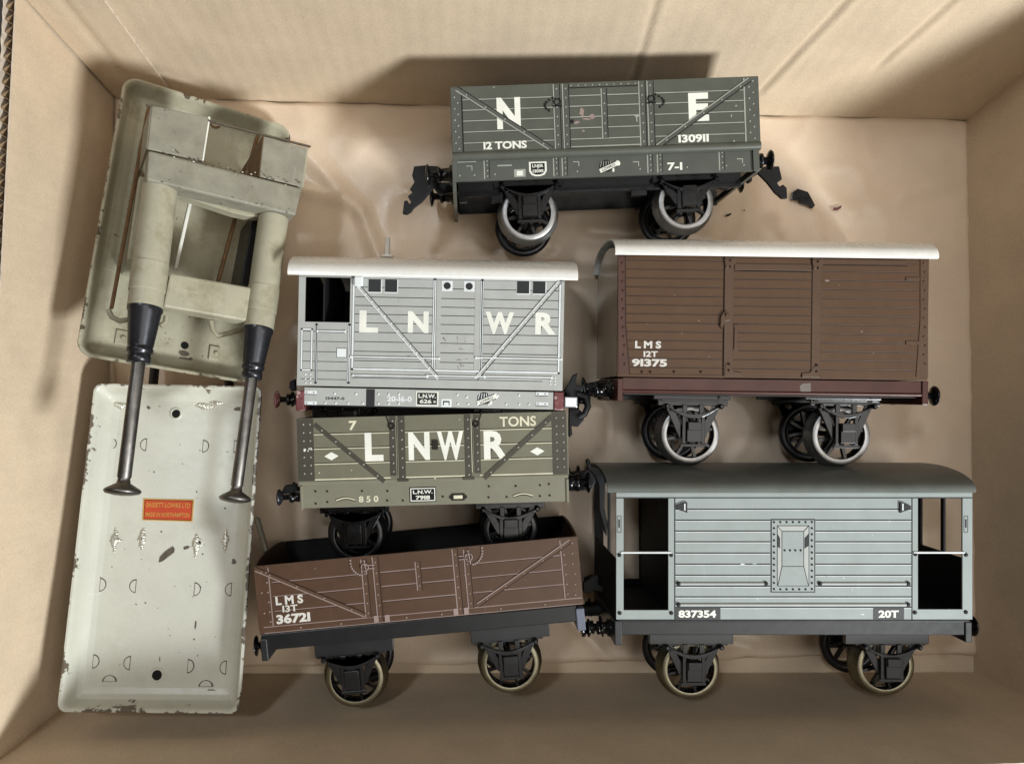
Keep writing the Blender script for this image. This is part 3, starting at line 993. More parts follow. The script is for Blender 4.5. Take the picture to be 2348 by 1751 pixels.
    for u, v, wd, ht in ((718, 346, 80, 80), (822, 347, 78, 80), (1660, 356, 78, 80), (1762, 357, 80, 80)):
        mb = MB()
        xa, xb, ya, yc = w.rect(u - wd / 2, v - ht / 2, u + wd / 2, v + ht / 2)
        mb.box(xa - 0.1, xb + 0.35, ya - 0.4, yc, -0.1, 0.08, 1)
        mb.box(xa, xb, ya, yc, -0.1, 0.12, 0)
        mb.build('window', [dark, lite], R_)
    for u, v in ((1178, 347), (1318, 350)):
        mb = MB()
        q = w.L(u, v)
        mb.box(q.x - 2.2, q.x + 2.3, q.y - 2.2, q.y + 2.1, -0.1, 0.1, 1)
        mb.lathe([(1.5, -0.1), (1.5, 0.16)], (q.x, q.y, 0), (0, 0, 1), 20, 0)
        mb.build('window', [dark, lite], R_)
    mb = MB()
    q = w.L(618, 318)
    mb.box(q.x - 1.8, q.x + 1.8, q.y - 2.2, q.y + 2, -0.1, 1.6, 0)
    mb.build('lamp_bracket', lite, R_, bevel=0.4)
    W_ = M['cream_print']
    w.word('L', 620, 503, 740, 643, W_, bold=0.045)
    w.word('N', 928, 508, 1060, 646, W_, bold=0.045)
    w.word('W', 1420, 513, 1602, 653, W_, bold=0.045)
    w.word('R', 1737, 516, 1867, 655, W_, bold=0.045)
    crest, eave, zc = arch_roof(w, 163, 2010, 282, 200, M['white_roof'], power=2.3)
    ch = MB()
    q = w.L(797, 150, zc + 4)
    q2 = w.L(797, 42, zc + 4)
    ch.lathe([(3.2, -1.2), (3.2, -0.4), (1.3, 0.1), (1.15, q2.y - q.y), (0.8, q2.y - q.y), (0.8, q2.y - q.y - 1)], (q.x, q.y, zc + 4), (0, 1, 0), 20)
    ch.build('chimney', M['white_roof'], R_)
    sb = MB()
    sx0, sx1 = w.L(268, 1060).x, w.L(1852, 1060).x
    sy1, sy0 = w.L(1060, 1006).y, w.L(1060, 1116).y
    sb.box(sx0, sx1, sy0, sy1, -2.2, -0.6, 0)
    fs_ = MB()
    fs_.box(sx0, sx1, sy0, sy1, -w.W + 1, -w.W + 2, 0)
    fs_.build('solebar', g, R_)
    zz = -0.58
    for u, v in ((462, 1030), (598, 1033), (740, 1033), (805, 1034), (870, 1035), (402, 1090), (468, 1091), (548, 1091), (642, 1092), (740, 1093), (805, 1093), (870, 1094),
                 (1242, 1038), (1302, 1052), (1500, 1042), (1634, 1041), (1245, 1095), (1310, 1096), (1370, 1097), (1442, 1098), (1552, 1098), (1636, 1098), (1698, 1098)):
        q = w.L(u, v)
        sb.rivet(q.x, q.y, zz, 0.5, 1)
    for u, v in ((308, 1024), (308, 1092), (1780, 1034), (1780, 1098)):
        q = w.L(u, v)
        sb.box(q.x - 2.6, q.x + 2.6, q.y - 0.9, q.y + 0.7, -0.7, -0.54, 2)
        sb.box(q.x - 2.5, q.x + 2.6, q.y - 0.6, q.y + 0.9, -0.7, -0.5, 1)
        for d in (-1.5, 1.5):
            sb.rivet(q.x + d, q.y, -0.5, 0.4, 0)
    w.rb(sb, 662, 1002, 717, 1112, -0.5, 2, -0.9)
    q = w.L(1172, 1090)
    sb.box(q.x - 2.2, q.x + 2.2, q.y - 1.7, q.y + 1.7, -0.7, -0.5, 1)
    sb.box(q.x - 1.4, q.x + 1.4, q.y - 1.0, q.y + 0.9, -0.7, -0.45, 2)
    sb.box(q.x - 1.0, q.x + 1.0, q.y - 1.0, q.y + 0.3, -0.7, -0.42, 1)
    sb.build('solebar', [g, lite, dark], R_, bevel=0.08)
    pl = MB()
    xa, xb, ya, yc = w.rect(978, 1016, 1122, 1110)
    pl.box(xa, xb, ya, yc, -0.9, -0.45, 0)
    pl.box(xa + 0.6, xb - 0.6, ya + 0.6, yc - 0.6, -0.9, -0.38, 1)
    cx = (xa + xb) / 2
    pl.text('L.N.W.', cx, ya + (yc - ya) * 0.68, (xb - xa) * 0.76, (yc - ya) * 0.27, -0.34, 0, 0.035)
    pl.text('626', cx - 0.6, ya + (yc - ya) * 0.32, (xb - xa) * 0.52, (yc - ya) * 0.27, -0.34, 0, 0.035)
    pl.text('B', cx + (xb - xa) * 0.34, ya + (yc - ya) * 0.30, (xb - xa) * 0.1, (yc - ya) * 0.14, -0.34, 0, 0.03)
    pl.build('number_plate', [W_, dark], R_)
    w.word('20-I6-0', 795, 1046, 952, 1082, M['lb_lite'], z=-0.54, bold=0.03)
    w.word('I3447-0', 405, 1052, 525, 1070, M['lb_dark'], z=-0.54, bold=0.03)
    emblem(w, 1425, 1060, 62 * w.k, -0.6, W_, dark, lite)
    hs = MB()
    xa, xb = w.L(215, 1075).x, w.L(1918, 1080).x
    hs.box(xa, xa + 3.6, w.L(240, 1140).y, w.L(240, 1010).y, -w.W + 2, -0.2, 0)
    hs.build('headstock', M['maroon'], R_, bevel=0.5, label='worn maroon headstock')
    hs = MB()
    hs.box(xb - 4.2, xb, w.L(1890, 1138).y, w.L(1890, 1020).y, -w.W + 2, -0.2, 0)
    hs.build('headstock', M['maroon'], R_, bevel=0.5, label='worn maroon headstock')
    hk = MB()
    a = w.L(1920, 1085, -2)
    hk.box(a.x, a.x + 5.6, a.y - 2.2, a.y + 2.4, -6, -1, 0)
    hk.build('coupling_plate', M['bare_tin'], R_, bevel=0.5)
    ub = MB()
    ub.box(sx0 + 1, sx1 - 1, sy0 - 8, sy0 + 0.5, -16, -14)
    ub.box(sx0 + 1, sx1 - 1, sy0 - 0.6, sy0 + 0.8, -55, -2.5)
    ub.build('underframe', M['black_in'], R_)
    buffer(w, xa, w.L(215, 1070, -14).y, -14, -1, M['black'], 12, 2.8, head=M['maroon'], hr=3.9)
    buffer(w, xa, w.L(215, 1070, -14).y, -46, -1, M['black'], 12, 2.8)
    buffer(w, xb, w.L(1918, 1070, -14).y, -14, 1, M['black'], 13, 3.8, hr=4.8)
    buffer(w, xb, w.L(1918, 1070, -14).y, -46, 1, M['black'], 13, 3.8, hr=4.8)
    # big hook coupling at the right-hand end
    cp = MB()
    Zc = -9
    cp.prism(w.P([(1916, 1010), (1950, 965), (1972, 915), (2006, 898), (1998, 930), (1995, 975), (2030, 985), (2050, 960), (2040, 1010), (2000, 1060), (1940, 1050)], Zc), Zc - 1.2, Zc + 1)
    cp.tube([(*w.L(u, v, Zc + 1), Zc + 1) for u, v in ((2000, 1030), (2060, 1050), (2072, 1110), (2050, 1160), (2010, 1180))], 1.4, 10)
    cp.prism(w.P([(1950, 1105), (1985, 1100), (2035, 1150), (2050, 1170), (2040, 1205), (2010, 1240), (1985, 1240), (1965, 1235), (1972, 1290), (1958, 1310), (1948, 1300), (1948, 1180)], Zc - 4), Zc - 5.5, Zc - 3)
    cp.build('coupling', M['iron'], R_, bevel=0.4)
    cp = MB()
    cp.prism(w.P([(180, 955), (212, 935), (218, 1010), (190, 1015), (176, 990)], Zc - 4), Zc - 6, Zc - 3)
    cp.build('coupling', M['iron'], R_, bevel=0.4)
    for u in (560, 1560):
        c = w.L(u, 1150, -14)
        wheelset(w, u, 1215, 11.6, -16, M['tyre_dark'], gauge=30, top=sy0 - 0.3)


# ---- brown L M S van --------------------------------------------------------------------
def lms_van():
    w = Wagon((1370, 530, 2.5756), (1035, 500), -0.75, 62, 52, 'goods_van',
              'brown tinplate goods van with white roof marked LMS 12T 91375', 'toy wagon', GRP)
    R_ = w.root
    br, rib, ln = M['van_brown'], M['van_rib'], M['van_line']
    x0, x1 = w.L(118, 500).x, w.L(1954, 500).x
    yt, yb = w.L(1035, 142).y, w.L(1035, 868).y
    b = MB()
    b.box(x0, x1, yb, yt, -0.9, 0, 0)
    b.box(x0, x1, yb, yt, -w.W, -w.W + 0.9, 0)
    end_wall(b, w, x0, x0 + 0.9, yb, yt, 6, 4)
    end_wall(b, w, x1 - 0.9, x1, yb, yt, 6)
    b.box(x0 + 1, x1 - 1, yb, yb + 0.8, -w.W + 1, -1, 0)
    ys = [w.L(1035, 183 + 52.6 * i).y for i in range(13)]
    for u0, u1 in ((165, 745), (1318, 1885)):
        w.rows(b, u0, u1, ys, 0.34, 1)
        w.rows(b, u0, u1, ys, 0.3, 2, 0.09, 0.32)
    for u in (262, 312, 452, 610):
        q = w.L(u, 830)
        b.rivet(q.x, q.y, 0, 0.6, 1)
    w.rb(b, 116, 846, 745, 862, 0.25, 0)
    scratches(b, w, [(455, 378, 5, 4), (598, 528, 5, 4), (498, 602, 4, 4), (290, 546, 3, 3), (1355, 290, 14, 9), (1562, 592, 6, 5), (1242, 622, 4, 4), (1245, 442, 4, 4), (1630, 720, 5, 3), (935, 722, 4, 3), (1425, 318, 4, 3), (660, 740, 5, 3)], 3)
    b.build('body', [br, ln, rib, M['mauve'], M['van_end']], R_, bevel=0.12)
    d = MB()
    xa, xb = w.L(800, 500).x, w.L(1266, 500).x
    d.box(xa, xb, yb + 1.6, w.L(1035, 240).y, -0.1, 0.25, 0)
    for y in ys[1:]:
        d.box(xa, xb, y - 0.17, y + 0.17, 0, 0.3, 1)
        d.box(xa, xb, y + 0.18, y + 0.45, 0, 0.33, 2)
    h = w.L(812, 630)
    d.box(h.x - 0.5, h.x + 0.6, h.y - 5.5, h.y + 5.5, 0, 0.8, 2)
    d.box(h.x - 1.0, h.x + 1.0, h.y + 4.6, h.y + 5.6, 0, 0.7, 2)
    d.box(h.x - 1.0, h.x + 1.0, h.y - 5.6, h.y - 4.6, 0, 0.7, 2)
    d.build('door', [br, ln, rib], R_, bevel=0.05)
    for u, s in ((773, 1), (1290, -1)):
        mb = MB()
        q = w.L(u, 500)
        mb.box(q.x - 1.9, q.x + 1.9, yb + 0.4, yt - 0.3, -0.1, 0.6, 0)
        mb.box(q.x - 2.15, q.x - 1.8, yb + 0.4, yt - 0.3, -0.1, 0.35, 1)
        e = w.L(u + 45 * s, 500).x
        mb.prism([(q.x + s * 1.0, yb + 5), (q.x + s * 2.4, yb + 2.6), (e + s * 2.6, yb + 2.2), (e + s * 2.6, yb + 0.5), (q.x - s * 1.6, yb + 0.5), (q.x - s * 1.2, yb + 6)], -0.1, 0.8, 0)
        mb.prism([(q.x - 2.3, yt - 2), (q.x - 1.5, yt - 6), (q.x + 1.0, yt - 5), (q.x + 2.9, yt - 3.2), (q.x + 2.6, yt - 1.2)], -0.1, 0.9, 0)
        for t in (0.06, 0.11, 0.9, 0.95):
            mb.rivet(q.x + 0.2, yb + (yt - yb) * t, 0.75, 0.6, 1)
        mb.build('door_post', [rib, ln], R_, bevel=0.2)
    mb = MB()
    mb.box(w.L(808, 210).x, w.L(1262, 210).x, w.L(1035, 232).y, w.L(1035, 196).y, -0.1, 0.45, 0)
    mb.box(w.L(850, 210).x, w.L(1240, 210).x, w.L(1035, 238).y - 0.3, w.L(1035, 230).y, -0.1, 0.3, 1)
    mb.build('door_rail', [rib, ln], R_, bevel=0.1)
    mb = MB()
    mb.box(w.L(1320, 210).x, w.L(1828, 210).x, w.L(1570, 200).y, w.L(1570, 168).y, -0.1, 0.3, 0)
    mb.box(w.L(1320, 210).x, w.L(1828, 210).x, w.L(1570, 206).y, w.L(1570, 199).y, -0.1, 0.4, 1)
    mb.build('door_rail', [rib, ln], R_, bevel=0.1)
    mb = MB()
    q = w.L(752, 510)
    mb.prism([(q.x - 2.0, q.y + 0.2), (q.x - 1.0, q.y + 2.0), (q.x + 0.6, q.y + 2.8), (q.x + 1.8, q.y + 1.0), (q.x + 2.2, q.y - 1.2), (q.x - 0.2, q.y - 1.8), (q.x - 1.2, q.y - 4.8), (q.x - 2.2, q.y - 4.0)], 0, 1.1, 0)
    mb.rivet(q.x + 0.4, q.y + 1, 1.1, 0.9)
    mb.build('latch', M['van_rib'], R_, bevel=0.2)
    mb = MB()
    mb.prism(w.P([(122, 145), (162, 145), (166, 560), (190, 845), (122, 850)]), -0.1, 0.35, 0)
    mb.bar(w.L(163, 145), w.L(166, 560), 0.35, 0, 0.45, 1)
    mb.bar(w.L(166, 560), w.L(190, 845), 0.35, 0, 0.45, 1)
    for i in range(12):
        q = w.L(146 + (8 if i > 7 else 0) + (i % 2) * 6, 190 + i * 54)
        mb.rivet(q.x, q.y, 0.35, 0.6, 0)
    mb.build('corner_plate', [M['van_dark'], ln], R_)
    mb = MB()
    mb.prism(w.P([(1905, 160), (1950, 160), (1950, 862), (1880, 862), (1905, 520)]), -0.1, 0.3, 0)
    for i in range(12):
        q = w.L(1925 + (i % 2) * 8, 190 + i * 54)
        mb.rivet(q.x, q.y, 0.3, 0.5, 0)
    for v in (285, 660):
        w.rb(mb, 1820, v - 10, 1900, v + 10, 0.45, 0)
    mb.build('corner_plate', [rib, ln], R_)
    wp = M['white_print']
    w.word('L M S', 222, 648, 376, 692, wp, bold=0.045)
    w.word('I2T', 272, 708, 356, 742, wp, bold=0.03)
    w.word('9I375', 203, 754, 411, 800, wp, bold=0.045)
    arch_roof(w, 106, 2018, 140, 84, M['white_roof'], power=2.3)
    sb = MB()
    sx0, sx1 = w.L(150, 920).x, w.L(1922, 930).x
    sy1, sy0 = w.L(1035, 876).y, w.L(1035, 966).y
    sb.box(sx0, sx1, sy0, sy1, -2.6, -0.9, 0)
    sb.box(sx0, sx1, sy0, sy1, -w.W + 1, -w.W + 2.4, 0)
    sb.lathe([(0.9, 0), (0.9, sx1 - sx0)], (sx0, sy0 + 0.8, -1.3), (1, 0, 0), 12, 0)
    sb.prism(w.P([(1198, 915), (1215, 898), (1265, 895), (1266, 962), (1235, 966), (1205, 950)]), -1, -0.82, 1)
    sb.build('solebar', [M['van_sole'], M['grey_patch']], R_, bevel=0.2)
    for u0, u1, v0, v1 in ((118, 152, 868, 1003), (1920, 1956, 884, 1026)):
        hs = MB()
        xa, xb, ya, yc = w.rect(u0, v0, u1, v1)
        hs.box(xa, xb, ya, yc, -w.W + 2, -0.2, 0)
        hs.build('headstock', M['van_sole'], R_, bevel=0.3)
    ub = MB()
    ub.box(sx0 + 1, sx1 - 1, sy0 - 0.6, sy0 + 1.0, -w.W + 4, -3)
    ub.build('underframe', M['black_satin'], R_)
    xa, xb = w.L(118, 900).x, w.L(1956, 900).x
    yl, yr = w.L(60, 935, -14).y, w.L(2000, 972, -12).y
    buffer(w, xa, yl, -14, -1, M['black'], 13.5, 4.0)
    buffer(w, xa, yl, -46, -1, M['black'], 13.5, 4.0)
    buffer(w, xb, yr, -12, 1, M['black'], 10, 2.9, hr=4.4)
    buffer(w, xb, yr, -46, 1, M['black'], 10, 2.9, hr=4.4)
    for u, v in ((548, 1198), (1440, 1206)):
        wheelset(w, u, v, 12.7, -14, M['steel'], top=w.L(u, 1008, -10).y)
        cx = w.L(u, 1000, -10)
        bp = MB()
        bp.box(cx.x - 16, cx.x + 17, cx.y + 0.4, w.L(u, 968, -6).y, -11.0, -9.0)
        bp.box(cx.x - 24, cx.x - 14, cx.y + 0.0, w.L(u, 968, -6).y, -46, -44.0)
        bp.box(cx.x - 16, cx.x + 17, cx.y + 0.4, w.L(u, 968, -6).y, -46, -44.5)
        bp.rivet(cx.x + 12, cx.y + 1.5, -9, 0.7)
        bp.build('axle_bracket', M['black'], R_, bevel=0.25)
    hb = MB()
    c = w.L(700, 800)
    cp = MB()
    Zc = -22
    cp.prism(w.P([(-30, 890), (60, 880), (118, 905), (118, 960), (60, 965), (-10, 950), (-60, 930), (-70, 900)], Zc), Zc - 1.2, Zc + 1.2)
    cp.build('coupling', M['iron'], R_, bevel=0.4)


# ---- olive 7 TONS L N W R open wagon ----------------------------------------------------
def seven_ton():
    w = Wagon((600, 880, 2.769), (1085, 480), 1.55, 62, 56, 'open_wagon',
              'olive grey tinplate open wagon lettered 7 TONS LNWR with plate 7918', 'toy wagon', GRP)
    R_ = w.root
    ol, dk, ln, lt, cr = M['olive'], M['olive_dark'], M['olive_line'], M['olive_lite'], M['cream_print']
    x0, x1 = w.L(226, 400).x, w.L(1946, 380).x
    yt, yb = w.L(1085, 196).y, w.L(1085, 598).y
    ys = [w.L(1085, v).y for v in (296, 388, 484)]

    def ex(mb):
        for u0, u1 in ((334, 816), (908, 1286), (1384, 1850)):
            w.rows(mb, u0, u1, ys, 0.36, 3, 0.06)
            w.rows(mb, u0, u1, ys, 0.36, 4, 0.05, -0.38)
            w.rows(mb, u0, u1, [w.L(1085, 588).y], 0.5, 4, 0.05)
            w.rows(mb, u0, u1, [w.L(1085, 594).y], 0.2, 3, 0.045)
        w.rows(mb, 334, 338, [], 0.3, 4)
        scratches(mb, w, [(570, 548, 6, 4), (365, 565, 5, 5), (1100, 600, 8, 5), (1255, 225, 4, 4)], 4)
    open_body(w, x0, x1, yb, yt, [ol, dk, M['black_in'], ln, lt], R_, ex)
    hm = [dk, lt, ln]
    for u, a, b, wd in ((829, 208, 582, 2.6), (886, 206, 616, 2.7), (1306, 196, 604, 2.7), (1364, 196, 566, 2.6)):
        p, q = w.L(u, a), w.L(u, b)
        strap(w, (p.x, min(p.y, yt - 0.2)), (p.x, q.y), wd, 0.25, [dk, M['ne_line'], ln], 'door_strap', 7, edge=False, riv=0.42)
    for u, v, s in ((826, 268, 1), (1362, 254, -1)):
        mb = MB()
        q = w.L(u, v)
        mb.lathe([(0.6, 0.2), (1.5, 0.2), (1.5, 0.55), (0.6, 0.55)], (q.x, q.y, 0.1), (0, 0, 1), 16, closed=True)
        mb.bar((q.x - s * 0.9, q.y + 0.5), (q.x - s * 2.2, q.y + 4.3), 0.5, 0, 0.3)
        mb.build('door_pin', ln, R_)
    for u0, u1 in ((864, 934), (1278, 1352)):
        mb = MB()
        v = 610 if u0 < 1000 else 598
        xa, xb, ya, yc = w.rect(u0, v - 9, u1, v + 9)
        mb.box(xa, xb, ya, yc, -0.1, 0.4)
        mb.build('hinge', dk, R_, bevel=0.1)
    for u in (853, 1333):
        mb = MB()
        q = w.L(u, 400)
        mb.box(q.x - 0.15, q.x + 0.15, yb + 2, yt - 2, -0.1, 0.1, 0)
        mb.box(q.x + 0.2, q.x + 0.5, yb + 2, yt - 2, -0.1, 0.08, 1)
        mb.build('door_edge', [lt, ln], R_)
    for u0, u1, v0, v1 in ((222, 332, 216, 612), (1846, 1944, 182, 580)):
        mb = MB()
        xa, xb = w.L(u0, 400).x, w.L(u1, 400).x
        mb.box(max(xa, x0 + 0.1), min(xb, x1 - 0.5), yb + 0.2, yt - 0.3, -0.1, 0.16, 0)
        for i in range(7):
            for t in (0.42, 0.80) if u0 < 900 else (0.28, 0.72):
                mb.rivet(xa + (xb - xa) * t, yt - 2.6 - i * (yt - yb - 4.6) / 6.4, 0.16, 0.42, 1)
        if u0 < 900:
            scratches(mb, w, [(275, 420, 9, 10), (310, 412, 14, 8), (295, 425, 6, 5)], 2, 0.22)
        mb.build('corner_plate', [dk, M['ne_line'], cr], R_)
    strap(w, w.L(338, 258), w.L(780, 618), 2.0, 0.3, [dk, M['ne_line'], ln], 'diagonal_brace', 5, edge=False, riv=0.42)
    strap(w, w.L(1845, 205), w.L(1412, 598), 2.0, 0.3, [dk, M['ne_line'], ln], 'diagonal_brace', 5, edge=False, riv=0.42)
    w.word('7', 553, 234, 605, 293, lt, bold=0.03)
    w.word('TONS', 1510, 205, 1742, 269, lt, bold=0.02)
    w.word('L', 655, 308, 772, 490, cr, bold=0.04)
    w.word('N', 932, 305, 1067, 483, cr, bold=0.045)
    w.word('W', 1115, 300, 1282, 481, cr, bold=0.04)
    w.word('R', 1410, 296, 1562, 476, cr, bold=0.04)
    for u, v in ((443, 458), (1750, 427)):
        mb = MB()
        q = w.L(u, v)
        mb.prism([(q.x - 3, q.y), (q.x, q.y - 1.7), (q.x + 3, q.y), (q.x, q.y + 1.7)], -0.1, 0.07)
        mb.build('diamond_mark', cr, R_)
    mb = MB()
    xa, xb, ya, yc = w.rect(1083, 356, 1120, 416)
    mb.box(xa, xb, ya, yc, -0.1, 0.7)
    mb.box(xa - 0.7, xb + 0.4, (ya + yc) / 2 - 0.3, (ya + yc) / 2 + 0.3, -0.1, 0.3)
    mb.build('door_catch', ln, R_, bevel=0.2)
    sb = MB()
    sx0, sx1 = w.L(248, 700).x, w.L(1944, 660).x
    sy1, sy0 = w.L(1085, 606).y, w.L(1085, 768).y
    sb.box(sx0, sx1, sy0, sy1 + 0.4, -1.6, -0.5, 0)
    sb.box(sx0, sx1, sy0, sy1, -w.W, -w.W + 1.2, 0)
    sb.lathe([(1.1, 0), (1.1, x1 - x0 - 0.6)], (x0 + 0.3, yb - 0.5, -1.0), (1, 0, 0), 12, 0)
    for u, v in ((340, 682), (415, 682), (637, 680), (798, 680), (342, 760), (416, 750), (797, 740), (896, 740), (1150, 715), (1443, 650), (1614, 648), (1768, 643), (1825, 636), (1441, 720), (1556, 718), (1768, 712), (1830, 708)):
        q = w.L(u, v)
        sb.rivet(q.x, q.y, -0.5, 0.5, 2)
    for u, v in ((532, 733), (1660, 705)):
        q = w.L(u, v)
        pts = [(q.x - 4 + 8 * i / 12, q.y - 0.7 + 1.3 * math.sin(math.pi * (0.08 + 0.84 * i / 12)), -0.3) for i in range(13)]
        sb.tube(pts, 0.32, 6, 1)
        sb.tube([(x, y - 0.5, z - 0.15) for x, y, z in pts], 0.26, 6, 2)
    q = w.L(1247, 717)
    sb.lathe([(0.9, -0.6), (0.9, -0.3)], (q.x - 2.9, q.y, 0), (0, 0, 1), 12, 2)
    sb.lathe([(0.9, -0.6), (0.9, -0.3)], (q.x + 2.9, q.y, 0), (0, 0, 1), 12, 2)
    sb.box(q.x - 2.8, q.x + 2.8, q.y - 1.5, q.y + 1.5, -0.6, -0.25, 2)
    sb.box(q.x - 1.9, q.x + 1.9, q.y - 0.8, q.y + 0.7, -0.6, -0.2, 1)
    sb.build('solebar', [M['olive_sole'], lt, ln], R_, bevel=0.15)
    pl = MB()
    xa, xb, ya, yc = w.rect(939, 655, 1107, 749)
    pl.box(xa, xb, ya, yc, -0.7, -0.3, 1)
    pl.box(xa + 0.35, xb - 0.35, ya + 0.35, yc - 0.35, -0.7, -0.26, 0)
    pl.box(xa + 0.75, xb - 0.75, ya + 0.75, yc - 0.75, -0.7, -0.22, 1)
    cx = (xa + xb) / 2
    pl.text('L.N.W.', cx, ya + (yc - ya) * 0.68, (xb - xa) * 0.74, (yc - ya) * 0.25, -0.18, 0, 0.03)
    pl.text('79I8', cx, ya + (yc - ya) * 0.30, (xb - xa) * 0.54, (yc - ya) * 0.27, -0.18, 0, 0.035)
    pl.build('number_plate', [cr, M['hole']], R_)
    w.word('8 5 0', 616, 711, 740, 751, M['olive_lite'], z=-0.45, bold=0.025)
    for xa, xb in ((x0 + 0.6, x0 + 1.8), (x1 - 1.4, x1 - 0.2)):
        hs = MB()
        hs.box(xa, xb, sy0 - 0.6, sy1 - 1.2, -w.W + 1.5, 0.1)
        hs.build('headstock', M['olive_sole'], R_, bevel=0.3)
    ub = MB()
    ub.box(sx0 + 2, sx1 - 2, sy0 + 0.8, sy0 + 2, -w.W + 2, -2)
    ub.box(sx0 + 4, sx1 - 4, sy0 - 4, sy0 + 1, -40, -39)
    ub.build('underframe', M['black'], R_)
    for u, v in ((600, 958), (1580, 925)):
        wheelset(w, u, v, 11.8, -15, M['tyre_dark'], top=w.L(u, 800 if u < 900 else 772, -8).y, gauge=30)
    yl, yr = w.L(150, 715, -16).y, w.L(2040, 620, -16).y
    buffer(w, x0 + 0.6, yl, -14, -1, M['black'], 13, 2.7, head=M['gun'], hr=3.6)
    buffer(w, x0 + 0.6, yl, -45, -1, M['black'], 13, 2.7)
    buffer(w, x1 - 0.2, yr, -14, 1, M['black'], 11, 4.4, hr=4.9)
    buffer(w, x1 - 0.2, yr, -45, 1, M['black'], 11, 4.4, hr=4.9)
    cp = MB()
    Zc = -12
    pts = [(2110, 520), (2085, 575), (2100, 540), (2140, 540), (2165, 600), (2160, 700), (2175, 800), (2190, 900), (2185, 960)]
    cp.prism(w.P([(2055, 480), (2075, 472), (2095, 520), (2140, 530), (2170, 585), (2180, 640), (2175, 780), (2195, 880), (2190, 965), (2175, 940), (2140, 800), (2135, 640), (2110, 580), (2070, 540)], Zc), Zc - 1.2, Zc + 1.2)
    cp.prism(w.P([(1950, 570), (2080, 540), (2120, 560), (2120, 620), (2090, 670), (1950, 680)], Zc - 10), Zc - 12, Zc - 9)
    cp.build('coupling', M['iron'], R_, bevel=0.5)
    cp = MB()
    cp.prism(w.P([(150, 640), (228, 630), (228, 690), (120, 700)], -26), -27, -25)
    cp.build('coupling', M['iron'], R_, bevel=0.5)


